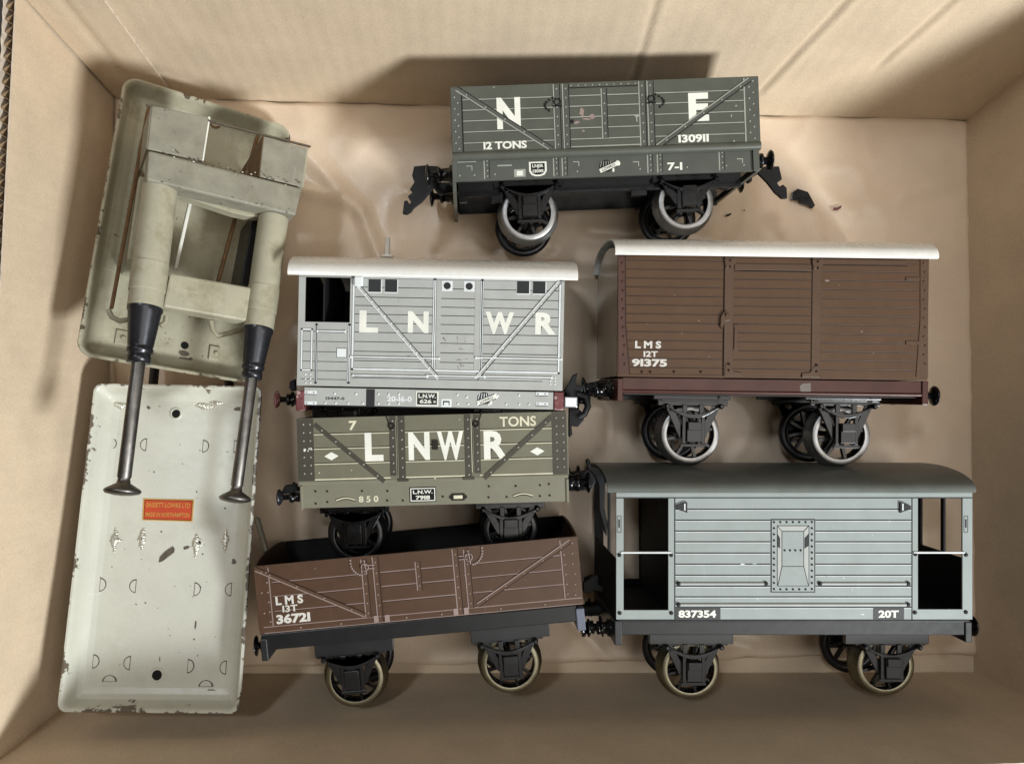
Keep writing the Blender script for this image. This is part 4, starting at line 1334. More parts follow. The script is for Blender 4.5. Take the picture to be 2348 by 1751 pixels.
# ---- brown L M S 13T open wagon ----------------------------------------------------------
def lms_open():
    w = Wagon((560, 1150, 2.5756), (1030, 500), 5.35, 62, 58, 'open_wagon',
              'red brown tinplate open wagon marked LMS 13T 36721 tilted beside the cream tray', 'toy wagon', GRP)
    R_ = w.root
    rb, mv, mb_, ln = M['red_brown'], M['mauve'], M['mid_brown'], M['van_line']
    x0, x1 = w.L(72, 580).x, w.L(1986, 410).x
    yt, yb = w.L(1030, 290).y, w.L(1030, 695).y
    ys = [w.L(450, v).y for v in (449, 533, 621)]
    lab = M['white_print']

    def ex(mb):
        for u0, u1 in ((165, 712), (1345, 1885)):
            w.rows(mb, u0, u1, ys, 0.36, 3)
            w.rows(mb, u0, u1, ys, 0.28, 4, 0.045, -0.34)
        y = yb + 2.2
        w.rows(mb, 92, 1990, [y + 0.6], 0.36, 3)
        w.rows(mb, 92, 1990, [yb + 0.3], 0.3, 3)
        for u in (320, 560, 950, 1160, 1512, 1775):
            mb.rivet(w.L(u, 600).x, yb + 1.4, 0, 0.45, 3)
        for u in (1790, 1620, 1300, 700, 420):
            scratches(mb, w, [(u, 390 + random.uniform(-60, 60), 4, 4)], 3)
    open_body(w, x0, x1, yb, yt, [rb, rb, M['black_in'], mv, ln], R_, ex, hump=2.5)
    hm = [mb_, mv, ln]
    d = MB()
    dx0, dx1 = w.L(815, 540).x, w.L(1248, 500).x
    d.box(dx0, dx1, yb + 3.1, yt - 0.15, -0.1, 0.12, 0)
    for y in ys:
        d.box(dx0, dx1, y - 0.18, y + 0.18, 0, 0.17, 1)
        d.box(dx0, dx1, y - 0.48, y - 0.2, 0, 0.165, 2)
    d.build('door', [rb, mv, ln], R_)
    for u, a in ((722, 2.4), (790, 1.4), (1262, 1.0), (1328, 2.2)):
        p = w.L(u, 545 - (u - 722) * 0.09)
        strap(w, (p.x, yt - a * 0.5), (p.x, yb + (2.8 if a > 2 else 0.8)), 2.6, 0.22, hm, 'door_strap', 6)
    p, q = w.L(1022, 352), w.L(1034, 522)
    strap(w, p, (p.x, q.y), 2.4, 0.26, hm, 'door_bar', 3)
    for u, v in ((780, 690), (845, 685), (1250, 648), (1312, 642)):
        mb = MB()
        q = w.L(u, v)
        mb.box(q.x - 1.0, q.x + 1.0, q.y - 1.4, q.y + 1.4, -0.1, 0.34, 0)
        mb.build('hinge', mv, R_)
    for u0, u1 in ((60, 160), (1878, 1984)):
        mb = MB()
        xa, xb = (x0 + 0.15, w.L(158, 580).x) if u0 < 900 else (w.L(1884, 450).x, x1 - 0.15)
        mb.box(xa, xb, yb + 3.2, yt - 0.3, -0.1, 0.15, 0)
        xx = xb if u0 < 900 else xa
        mb.box(xx - 0.2, xx + 0.2, yb + 3.2, yt - 1, -0.1, 0.19, 1)
        for i in range(6):
            mb.rivet(xx + (-1.0 if u0 < 900 else 1.2), yb + 5 + i * (yt - yb - 8) / 5, 0.15, 0.42, 1)
            if i % 2 or u0 > 900:
                mb.rivet(xx + (-3.6 if u0 < 900 else 4.4) + (i % 3) * 0.3, yb + 4.4 + i * (yt - yb - 7) / 5, 0.15, 0.42, 1)
        mb.build('corner_plate', [rb, mv], R_)
    strap(w, w.L(68, 398), w.L(715, 668), 1.9, 0.3, hm, 'diagonal_brace', 4)
    strap(w, w.L(1925, 232), w.L(1380, 608), 1.9, 0.3, hm, 'diagonal_brace', 5)
    w.word('L M S', 185, 552, 348, 604, lab, bold=0.04)
    w.word('I3T', 226, 608, 316, 648, lab, bold=0.025)
    w.word('3672I', 190, 657, 390, 714, lab, bold=0.045)
    for u, v, s in ((712, 385, -1), (1325, 325, 1)):
        c = MB()
        q = w.L(u, v)
        c.lathe([(1.4, 0.2), (1.8, 0.45), (1.4, 0.6)], (q.x, q.y, 0.2), (0, 0, 1), 12, 0, closed=True)
        c.box(q.x - s * 0.5, q.x - s * 4.2, q.y - 0.9, q.y - 0.5, 0, 0.5)
        c.box(q.x - s * 0.5, q.x - s * 4.2, q.y + 0.5, q.y + 0.9, 0, 0.5)
        c.bar((q.x, q.y + 3), (q.x + 0.6, q.y - 3), 0.5, 0, 0.55)
        for i in range(9):
            t = i / 8
            c.lathe([(0.28, 0.1), (0.6, 0.25), (0.28, 0.4)], (q.x + s * (1.5 + 4.4 * math.sin(t * 1.7)), q.y - 3.2 + 6.6 * t ** 1.6, 0), (0, 0, 1), 6)
        c.build('door_chain', mv, R_)
    sb = MB()
    sx0, sx1 = w.L(98, 830).x, w.L(1966, 660).x
    sy1, sy0 = yb - 0.4, w.L(1030, 798).y
    sb.box(sx0, sx1, sy0, sy1, -3.4, -1.0, 0)
    sb.box(sx0, sx1, sy0, sy1, -w.W + 1, -w.W + 3, 0)
    sb.box(sx0 + 1, sx1 - 1, sy0 + 0.6, sy0 + 1.6, -w.W + 3, -3.4, 0)
    sb.build('solebar', M['black_satin'], R_, bevel=0.4)
    hs = MB()
    xa, xb, ya, yc = w.rect(97, 812, 138, 942)
    hs.box(xa, xb, ya, yc, -w.W + 2, -0.3)
    hs.build('headstock', M['dk_grey'], R_, bevel=0.4)
    hs = MB()
    xa2, xb2, ya, yc = w.rect(1964, 630, 2014, 762)
    hs.box(xa2, xb2, ya, yc, -w.W + 2, -0.3)
    hs.build('headstock', mat('blue grey headstock paint', (96, 100, 112), 0.3), R_, bevel=0.4, label='blue grey headstock')
    for u, v in ((652, 1040), (1572, 957)):
        wheelset(w, u, v, 12.7, -14, M['tyre_dull'], guard=M['dk_grey'], top=w.L(u, v - 152, -10).y)
        cx = w.L(u, v - 160, -10)
        bp = MB()
        bp.box(cx.x - 17, cx.x + 17, cx.y - 1, sy0 + 0.8, -11.5, -9.0)
        bp.build('axle_bracket', M['dk_grey'], R_, bevel=0.25)
        bp = MB()
        bp.box(cx.x - 17, cx.x + 17, cx.y - 1, sy0 + 0.8, -46, -44)
        bp.build('axle_bracket', M['dk_grey'], R_, bevel=0.25)
    yb_ = w.L(2100, 735, -14).y
    buffer(w, xb2, yb_, -14, 1, M['black'], 9, 3.2, hr=4.6)
    buffer(w, xb2, yb_, -46, 1, M['black'], 9, 3.2, hr=4.6)
    yl = w.L(60, 850, -14).y
    buffer(w, xa, yl, -14, -1, M['black'], 6, 3.2, hr=4.4)
    buffer(w, xa, yl, -46, -1, M['black'], 6, 3.2, hr=4.4)
    cp = MB()
    Zc = -22
    cp.prism(w.P([(2000, 470), (2040, 450), (2080, 425), (2095, 440), (2090, 480), (2125, 500), (2110, 530), (2060, 520), (2030, 540), (2000, 530)], Zc), Zc - 1.2, Zc + 1.2)
    cp.prism(w.P([(1990, 620), (2100, 612), (2130, 640), (2090, 670), (2020, 672), (1990, 680)], Zc - 3), Zc - 5, Zc - 2)
    cp.build('coupling', M['iron'], R_, bevel=0.4)


# ---- pale grey 20T brake van -------------------------------------------------------------
def lms_brake():
    w = Wagon((1330, 1040, 2.2835), (1120, 530), 0.0, 62, 58, 'brake_van',
              'pale grey brake van with dark slate roof and open end platforms marked 837354 20T', 'toy wagon', GRP)
    R_ = w.root
    g, dk = M['pale_grey'], M['lb_dark']
    x0, x1 = w.L(190, 500).x, w.L(2054, 500).x
    yt, yb = w.L(1120, 190).y, w.L(1120, 866).y
    o1 = (w.L(228, 500).x, w.L(463, 500).x, w.L(300, 818).y, w.L(300, 230).y)
    o2 = (w.L(1769, 500).x, w.L(2003, 500).x, w.L(300, 814).y, w.L(300, 230).y)
    b = MB()
    for Z0, Z1, mi in ((-0.9, 0, 0), (-w.W, -w.W + 0.9, 4)):
        b.box(x0, o1[0], yb, yt, Z0, Z1, mi)
        b.box(o1[1], o2[0], yb, yt, Z0, Z1, mi)
        b.box(o2[1], x1, yb, yt, Z0, Z1, mi)
        for o in (o1, o2):
            b.box(o[0] - 0.01, o[1] + 0.01, yb, o[2], Z0 + 0.003, Z1 - 0.003, mi)
            b.box(o[0] - 0.01, o[1] + 0.01, o[3], yt, Z0 + 0.003, Z1 - 0.003, mi)
    end_wall(b, w, o1[1] + 0.5, o1[1] + 1.4, yb, yt, 4, 4)
    end_wall(b, w, o2[0] - 1.4, o2[0] - 0.5, yb, yt, 4, 4)
    ym = w.L(1120, 560).y
    for xa, xb in ((x0, x0 + 0.9), (x1 - 0.9, x1)):
        b.box(xa, xb, yb, ym, -w.W + 0.95, -0.95, 4)
        for zz in (-20, -38):
            b.box(xa, xb, ym, yt, zz - 1.2, zz + 1.2, 4)
    b.box(x0 + 1, x1 - 1, yb, yb + 0.9, -w.W + 1, -1, 4)
    ys = [w.L(1120, v).y for v in (290, 347, 404, 460, 519, 577, 635, 692, 748, 803)]
    for u0, u1, sel in ((497, 1737, (0, 9, 8)), (497, 996, (1, 2, 3, 4, 5, 6, 7)), (1233, 1737, (1, 2, 3, 4, 5, 6, 7))):
        w.rows(b, u0, u1, [ys[i] for i in sel], 0.52, 1)
        w.rows(b, u0, u1, [ys[i] for i in sel], 0.2, 5, 0.06, -0.42)
    w.rows(b, 190, 2054, [w.L(1120, 230).y], 0.5, 1)
    for u in (496, 1738):
        q = w.L(u, 500)
        b.box(q.x - 0.25, q.x + 0.25, yb, w.L(u, 232).y, -0.1, 0.06, 1)
    for u, v in ((206, 530), (477, 530), (1755, 525), (2020, 528), (208, 833), (478, 833), (1753, 830), (2020, 828)):
        q = w.L(u, v)
        b.rivet(q.x, q.y, 0, 0.9, 1)
    for u in (205, 2020):
        q = w.L(u, 368)
        for s in (-1, 1):
            b.box(q.x + s * 0.8 - 0.12, q.x + s * 0.8 + 0.12, q.y - 3.4, q.y + 3.4, -0.1, 0.06, 1)
            b.box(q.x - 0.8, q.x + 0.8, q.y + s * 3.4 - 0.12, q.y + s * 3.4 + 0.12, -0.1, 0.06, 1)
        b.box(q.x - 0.3, q.x + 0.3, q.y - 1.5, q.y + 2, -0.1, 0.12, 1)
    scratches(b, w, [(850, 577, 14, 3), (915, 575, 18, 1.5), (1620, 352, 1.2, 8), (1530, 425, 1.2, 6), (1380, 650, 7, 2), (1425, 710, 1.2, 9), (930, 762, 8, 1.5), (1480, 840, 12, 3), (1290, 640, 4, 2)], 5, 0.06)
    b.build('body', [g, dk, g, dk, M['black_in'], M['lb_lite']], R_, bevel=0.1)
    # printed lookout in the middle of the side
    d = MB()
    xa, xb, ya, yc = w.rect(998, 341, 1231, 725)
    d.box(xa, xb, ya, yc, -0.1, 0.12, 1)
    d.box(xa + 0.45, xb - 0.45, ya + 0.45, yc - 0.45, -0.1, 0.18, 0)
    xi, xj, yi, yj = w.rect(1030, 374, 1199, 692)
    d.box(xi, xj, yi, yj, 0, 0.22, 1)
    d.box(xi + 0.3, xj - 0.3, yi + 0.3, yj - 0.3, 0, 0.26, 2)
    p0, p1, p2, p3 = w.rect(1056, 405, 1170, 588)
    d.prism([(p0, p2), (p1, p2), (p1, p3), (p0, p3)], 0, 0.30, 0)
    d.prism([(p0, p2 - 0.2), (p1, p2 - 0.2), (xj - 0.5, yi + 0.4), (xi + 0.5, yi + 0.4)], 0, 0.29, 0)
    for a_, b_ in (((p0, p2), (p0, p3)), ((p1, p2), (p1, p3)), ((p0, p2), (p1, p2)), ((p0, p2), (xi + 0.4, yi + 0.4)), ((p1, p2), (xj - 0.4, yi + 0.4)), ((p0, p3), (xi + 0.2, yj - 0.2)), ((p1, p3), (xj - 0.2, yj - 0.2)), ((p0, p3), (p1, p3))):
        d.bar(a_, b_, 0.26, 0.1, 0.34, 1)
    q = w.L(1040, 458)
    d.prism(w.P([(1031, 415), (1046, 440), (1046, 495), (1033, 485)]), 0, 0.33, 1)
    d.prism(w.P([(1198, 415), (1174, 440), (1174, 495), (1196, 480)]), 0, 0.33, 1)
    for i in range(12):
        for u in (1015, 1213):
            c = w.L(u, 357 + i * 31.8)
            d.rivet(c.x, c.y, 0.18, 0.5, 1)
    for i in range(1, 6):
        for v in (357, 708):
            c = w.L(1015 + i * 33, v)
            d.rivet(c.x, c.y, 0.18, 0.5, 1)
    for u in (1070, 1098, 1126, 1154):
        c = w.L(u, 504)
        d.rivet(c.x, c.y, 0.3, 0.5, 1)
    d.build('lookout', [g, dk, M['lb_grey']], R_)
    for u0, u1, v in ((515, 972, 678), (1255, 1716, 678), (515, 1716, 788)):
        mb = MB()
        y = w.L(1120, v).y
        xa, xb = w.L(u0, v).x, w.L(u1, v).x
        mb.box(xa, xb, y - 1.15, y + 0.75, -0.05, 0.05, 2)
        mb.tube([(xa, y, 0.3), (xb, y, 0.3)], 0.42, 8, 0)
        for xx in (xa, xb):
            mb.rivet(xx, y, 0.3, 0.95, 1)
        mb.build('handrail', [M['lb_grey'], dk, g], R_)
    for u0, u1, v in ((226, 478, 516), (1757, 2012, 516)):
        mb = MB()
        y = w.L(u0, v).y
        mb.tube([(w.L(u0 - 12, v).x, y, 0.1), (w.L(u1, v).x, y, 0.1)], 0.45, 8, 0)
        mb.build('gate_rail', M['lb_lite'], R_)
    for s, u in ((1, 530), (-1, 1700)):
        mb = MB()
        q = w.L(u, 280)
        mb.prism([(q.x - s * 2.3, q.y + 0.6), (q.x + s * 0.6, q.y + 1.9), (q.x + s * 2.3, q.y + 2.2), (q.x + s * 2.3, q.y - 2.2), (q.x + s * 0.6, q.y - 1.5), (q.x - s * 1.8, q.y - 0.9)], -0.1, 0.9, 0)
        mb.box(q.x + s * 1.0, q.x + s * 1.5, q.y - 1.2, q.y + 1.7, 0.2, 0.96, 1)
        mb.build('lamp_iron', [dk, M['lb_lite']], R_)
    for t, u0, u1, a, c in (('837354', 497, 735, 515, 712), ('20T', 1535, 1696, 1562, 1668)):
        mb = MB()
        xa, xb, ya, yc = w.rect(u0, 805, u1, 865)
        mb.box(xa, xb, ya, yc, -0.1, 0.1, 0)
        pl = mb.build('number_plate', M['dk_grey'], R_)
        w.word(t, a, 818, c, 857, M['cream_print'], z=0.14, bold=0.04, parent=pl)
    arch_roof(w, 145, 2075, 196, 52, M['slate'], power=2.2)
    sb = MB()
    sx0, sx1 = w.L(218, 900).x, w.L(2022, 900).x
    sy1, sy0 = w.L(1120, 868).y, w.L(1120, 952).y
    sb.box(x0 + 0.5, x1 - 0.5, sy1 - 1.2, sy1, -2.4, -0.5, 0)
    sb.box(sx0, sx1, sy0, sy1 - 0.8, -3.2, -0.9, 0)
    sb.box(sx0, sx1, sy0, sy1, -w.W + 1, -w.W + 3, 0)
    sb.box(sx0 + 1, sx1 - 1, sy0 + 0.6, sy0 + 1.8, -w.W + 3, -3.2, 0)
    sb.build('solebar', M['black_satin'], R_, bevel=0.4)
    for u0, u1, v0, v1 in ((182, 221, 875, 1003), (2020, 2056, 880, 988)):
        hs = MB()
        xa, xb, ya, yc = w.rect(u0, v0, u1, v1)
        hs.box(xa, xb, ya, yc, -w.W + 2, -0.3)
        hs.build('headstock', M['dk_grey'], R_, bevel=0.4)
    for u, v in ((580, 1130), (1602, 1112)):
        wheelset(w, u, v, 12.5, -13, M['tyre_dull'], guard=M['dk_grey'], top=w.L(u, 985, -9).y)
        cx = w.L(u, 975, -9)
        bp = MB()
        bp.box(cx.x - 18, cx.x + 18, cx.y - 1.5, sy0 + 0.8, -10.5, -8.0)
        bp.build('axle_bracket', M['dk_grey'], R_, bevel=0.25)
        bp = MB()
        bp.box(cx.x - 18, cx.x + 18, cx.y - 1.5, sy0 + 0.8, -46, -44)
        bp.build('axle_bracket', M['dk_grey'], R_, bevel=0.25)
    yl, yr = w.L(110, 910, -12).y, w.L(2100, 900, -12).y
    buffer(w, w.L(182, 900).x, yl, -12, -1, M['black'], 10, 3.2, hr=4.0)
    buffer(w, w.L(182, 900).x, yl, -46, -1, M['black'], 10, 3.2, hr=4.0)
    buffer(w, w.L(2056, 900).x, yr, -12, 1, M['black'], 8, 3.2, hr=4.4)
    buffer(w, w.L(2056, 900).x, yr, -46, 1, M['black'], 8, 3.2, hr=4.4)
    cp = MB()
    Zc = -26
    cp.prism(w.P([(20, 650), (60, 630), (95, 650), (115, 690), (90, 720), (40, 700), (25, 690)], Zc), Zc - 1.2, Zc + 1.2)
    cp.build('coupling', M['iron'], R_, bevel=0.4)


# ------------------------------------------------------------------ buffer stops
def rounded(W, L, r, n=14, side=110):
    """outline of a rounded rectangle with extra points along its sides"""
    pts = []
    cs = [(W / 2 - r, L / 2 - r, 0), (-W / 2 + r, L / 2 - r, 90), (-W / 2 + r, -L / 2 + r, 180), (W / 2 - r, -L / 2 + r, 270)]
    for i, (cx, cy, a0) in enumerate(cs):
        for k in range(n + 1):
            a = math.radians(a0 + 90 * k / n)
            pts.append(Vector((cx + r * math.cos(a), cy + r * math.sin(a))))
        nx_, ny_, na = cs[(i + 1) % 4]
        a = math.radians(na)
        q = Vector((nx_ + r * math.cos(a), ny_ + r * math.sin(a)))
        p = pts[-1]
        for k in range(1, side):
            pts.append(p.lerp(q, k / side))
    return pts


def pressed_plate(W, L, prof, mats, name, parent, seed, thr, slope, rmax=8):
    """pressed tin plate: rings of (inset, height); paint worn off along the outer rings"""
    mb = MB()
    fine = [prof[0]]
    for (i0, z0), (i1, z1) in zip(prof, prof[1:]):
        k = max(1, round((i1 - i0) / 0.45)) if i0 < 7 else 1
        fine += [(i0 + (i1 - i0) * j / k, z0 + (z1 - z0) * j / k) for j in range(1, k + 1)]
    prof = fine
    rings = []
    for ins, z in prof:
        pts = rounded(W - 2 * ins, L - 2 * ins, max(1.5, rmax - ins * 0.55))
        rings.append([(p.x, p.y, z + noise.noise(Vector((p.x, p.y, seed)) * 0.03) * 0.1) for p in pts])
    n = len(rings[0])
    for j in range(len(rings) - 1):
        for k in range(n):
            kk = (k + 1) % n
            mb.add([rings[j][k], rings[j][kk], rings[j + 1][kk], rings[j + 1][k]], [(0, 1, 2, 3)], 0, j > 3)
    mb.add(rings[-1], [list(range(n))], 0)
    me = mb.build(name, mats, parent)
    bm = bmesh.new()
    bm.from_mesh(me.data)
    bmesh.ops.remove_doubles(bm, verts=bm.verts, dist=1e-6)
    bm.to_mesh(me.data)
    bm.free()
    wa = me.data.attributes.new('wear', 'FLOAT', 'POINT')
    for i, v in enumerate(me.data.vertices):
        x, y = v.co.x / MM, v.co.y / MM
        ins = min(W / 2 - abs(x), L / 2 - abs(y))
        lo = noise.noise(Vector((x * 0.07, y * 0.07, seed)))
        wa.data[i].value = max(0.0, thr + slope * lo - 0.22 * max(0, ins)) if ins < 9 else 0.0
    s = me.modifiers.new('thickness', 'SOLIDIFY')
    s.thickness = 0.7 * MM
    s.offset = -1
    return me


class Frame:
    """own frame of a tilted thing; q(px, py, h) is the point at height h of its plate for a place read off the photograph"""

    def __init__(s, rot, t):
        v = Vector([math.radians(a) for a in rot])
        s.R = Matrix.Rotation(v.length, 3, v.normalized())
        s.t = Vector(t)
        s.c = s.R.transposed() @ (Vector((0, 0, CAM_H)) - s.t)

    def q(s, px, py, h=0.0):
        d = s.R.transposed() @ Vector(((px - NX) / FPX, -(py - NY) / FPX, -1.0))
        k = (h - s.c.z) / d.z
        p = s.c + d * k
        return Vector((p.x, p.y, h))

    def root(s, name, label, cat, group):
        o = empty(name, s.t, label, cat, 0, group)
        o.rotation_euler = s.R.to_euler()
        return o


def chips_on(mb, pts, mi, z, n_jag=9):
    for p, a, b in pts:
        poly = []
        for i in range(n_jag):
            t = 2 * math.pi * i / n_jag
            k = random.uniform(0.45, 1.15)
            poly.append((p.x + math.cos(t) * a * k, p.y + math.sin(t) * b * k))
        mb.prism(poly, p.z - 0.15, p.z + z, mi)


def lower_stop():
    F = Frame((-12.3, 1.4, -0.9), (-132.2, -63.9, 48.2))
    R_ = F.root('buffer_stop', 'cream tinplate buffer stop lying face down showing hollow base with orange label', 'buffer stop', 'buffer stops')
    Z = lambda u, v, h: F.q(100 + u / 1.652, 680 + v / 1.652, h)
    base = pressed_plate(76, 141, [(0, -0.8), (0.25, 0), (1.1, 0), (1.7, -0.7), (3.0, -5.0), (4.2, -7.8), (6.2, -9.2), (9, -9.6)],
                         [M['cream_clean'], M['chip']], 'base_plate', R_, 3.0, 0.86, 0.9, 4.0)
    H = -9.55
    tabs = [(262, 557, 1), (380, 560, -1), (612, 566, 1), (730, 567, 1), (222, 1090, 1), (340, 1095, -1), (580, 1107, 1), (702, 1108, -1),
            (196, 1380, 1), (318, 1386, -1), (555, 1398, 1), (682, 1403, -1), (250, 1447, 2), (615, 1466, 2)]
    for u, v, s in tabs:
        tb = MB()
        c = Z(u, v, H)
        n = 9
        poly = []
        for i in range(n + 1):
            a = -math.pi / 2 + math.pi * i / n
            x, y = 2.3 * math.cos(a) - 0.9, 2.5 * math.sin(a)
            if s == -1: x = -x
            if s == 2: x, y = y, x
            poly.append((c.x + x, c.y + y))
        big = [(c.x + (x - c.x) * 1.3 + 0.03, c.y + (y - c.y) * 1.2) for x, y in poly]
        tb.prism(big, H - 0.1, H + 0.10, 1)
        tb.prism(poly, H - 0.1, H + 0.24, 0)
        tb.build('bent_tab', [M['cream_clean'], M['chip']], base, bevel=0.15)
    for u, v, r in ((502, 443, 2.0), (430, 1432, 2.2), (589, 931, 0.9)):
        hb = MB()
        c = Z(u, v, H)
        hb.lathe([(r + 1.0, -0.1), (r + 0.6, 0.5), (r, 0.45), (r * 0.95, -0.2)], (c.x, c.y, H), (0, 0, 1), 24, 0, caps=False)
        hb.lathe([(r, 0.02), (r, 0.12)], (c.x, c.y, H), (0, 0, 1), 24, 1)
        hb.build('screw_hole', [M['cream_clean'], M['hole']], base)
    for u, v, kind in ((270, 920, 0), (375, 915, 1), (578, 940, 0), (690, 920, 1), (290, 412, 2), (610, 415, 2), (655, 400, 2)):
        sd = MB()
        c = Z(u, v, H)
        arms = [(0, 5.5, 1.5), (180, 6.0, 1.5), (90 if kind == 0 else 200, 4.0, 1.0), (250, 2.5, 1.0)] if kind < 2 else [(90, 5.5, 1.4), (-80, 6, 1.6)]
        for a, ln_, wd in arms:
            d = Vector((math.sin(math.radians(a)), math.cos(math.radians(a)), 0))
            pts, rr = [], []
            nseg = 6
            for i in range(nseg + 1):
                t = i / nseg
                p = c + d * ln_ * t + Vector((random.uniform(-.3, .3), random.uniform(-.3, .3), 0.05))
                r = wd * (1 - t) ** 0.8 + 0.12
                sd.lathe([(r, -0.1), (r * 0.8, 0.3 * r), (r * 0.3, 0.55 * r)], p, (0, 0, 1), 10, 0)
        sd.build('solder_blob', M['solder'], base)
    wm = MB()
    wm.prism([Z(u, v, H).to_2d() for u, v in ((436, 1006), (440, 985), (462, 962), (490, 944), (497, 955), (494, 968), (468, 988), (450, 1002))], H - 0.1, H + 0.1, 0)
    cl = []
    for i in range(46):
        u, v = random.uniform(200, 780), random.uniform(380, 1500)
        r = random.choice((0.2, 0.25, 0.3, 0.45))
        cl.append((Z(u, v, H), r, r * random.uniform(0.5, 1.5)))
    for u, v, a, b in ((280, 405, 5, 1.2), (640, 410, 5, 1.0), (735, 425, 2, 1.2), (440, 410, 1.0, .8), (398, 420, 1, 1), (720, 1000, 1.5, 1.4), (575, 1245, 0.5, 2), (540, 950, 1.6, 1), (640, 1490, 3, 0.5), (440, 1370, 0.3, 1.5), (690, 915, 0.8, 3.0)):
        cl.append((Z(u, v, H), a, b))
    chips_on(wm, cl, 0, 0.06)
    wm.build('worn_patch', M['chip'], base)['kind'] = 'stuff'
    lb = MB()
    cs = [Z(378, 764, H), Z(570, 768, H), Z(564, 852, H), Z(374, 846, H)]
    cen = sum(cs, Vector()) / 4
    ins = lambda k, ky: [cen + Vector(((p - cen).x * k, (p - cen).y * ky, 0)) for p in cs]
    lb.prism([p.to_2d() for p in cs], H - 0.1, H + 0.12, 1)
    lb.prism([p.to_2d() for p in ins(0.95, 0.90)], H, H + 0.16, 2)
    lb.prism([p.to_2d() for p in ins(0.93, 0.85)], H, H + 0.2, 0)
    wd, ht = (cs[1] - cs[0]).length, (cs[0] - cs[3]).length
    rz = math.atan2((cs[1] - cs[0]).y, (cs[1] - cs[0]).x)
    up = Vector((-math.sin(rz), math.cos(rz), 0))
    a = cen + up * ht * 0.22
    lb.text('BASSETT-LOWKE LTD', a.x, a.y, wd * 0.86, ht * 0.22, H + 0.24, 1, 0.01, rz)
    a = cen - up * ht * 0.22
    lb.text('MADE IN NORTHAMPTON', a.x, a.y, wd * 0.86, ht * 0.2, H + 0.24, 1, 0.01, rz)
    lb.build('label', [M['orange'], M['gold'], M['hole']], R_, label='orange red paper label with gold lettering')
    # frame of the stop, underneath the plate
    fr = MB()
    for x in (-20, 20):
        fr.box(x - 3, x + 3, -40, 60, -24, -11)
        fr.box(x - 2.95, x + 2.95, 30, 38, -36, -23.5)
        fr.box(x - 2.95, x + 2.95, -38, -30, -52, -23.5)
    fr.box(-28, 28, 20, 34, -28, -23)
    fr.build('frame', M['cream_grey'], R_, bevel=0.6)
    for x in (-18, 18):
        rd = MB()
        rd.lathe([(4.5, 10), (4.5, 62), (3.5, 66), (2.2, 67), (2.2, 92)], (x, 0, -18), (0, 1, 0), 20)
        rd.build('plunger', M['gun'], R_)
    br = MB()
    br.bar((36, 12), (46, -16), 2.0, -18, -13)
    br.build('bracket', M['cream_grey'], R_, bevel=0.6)


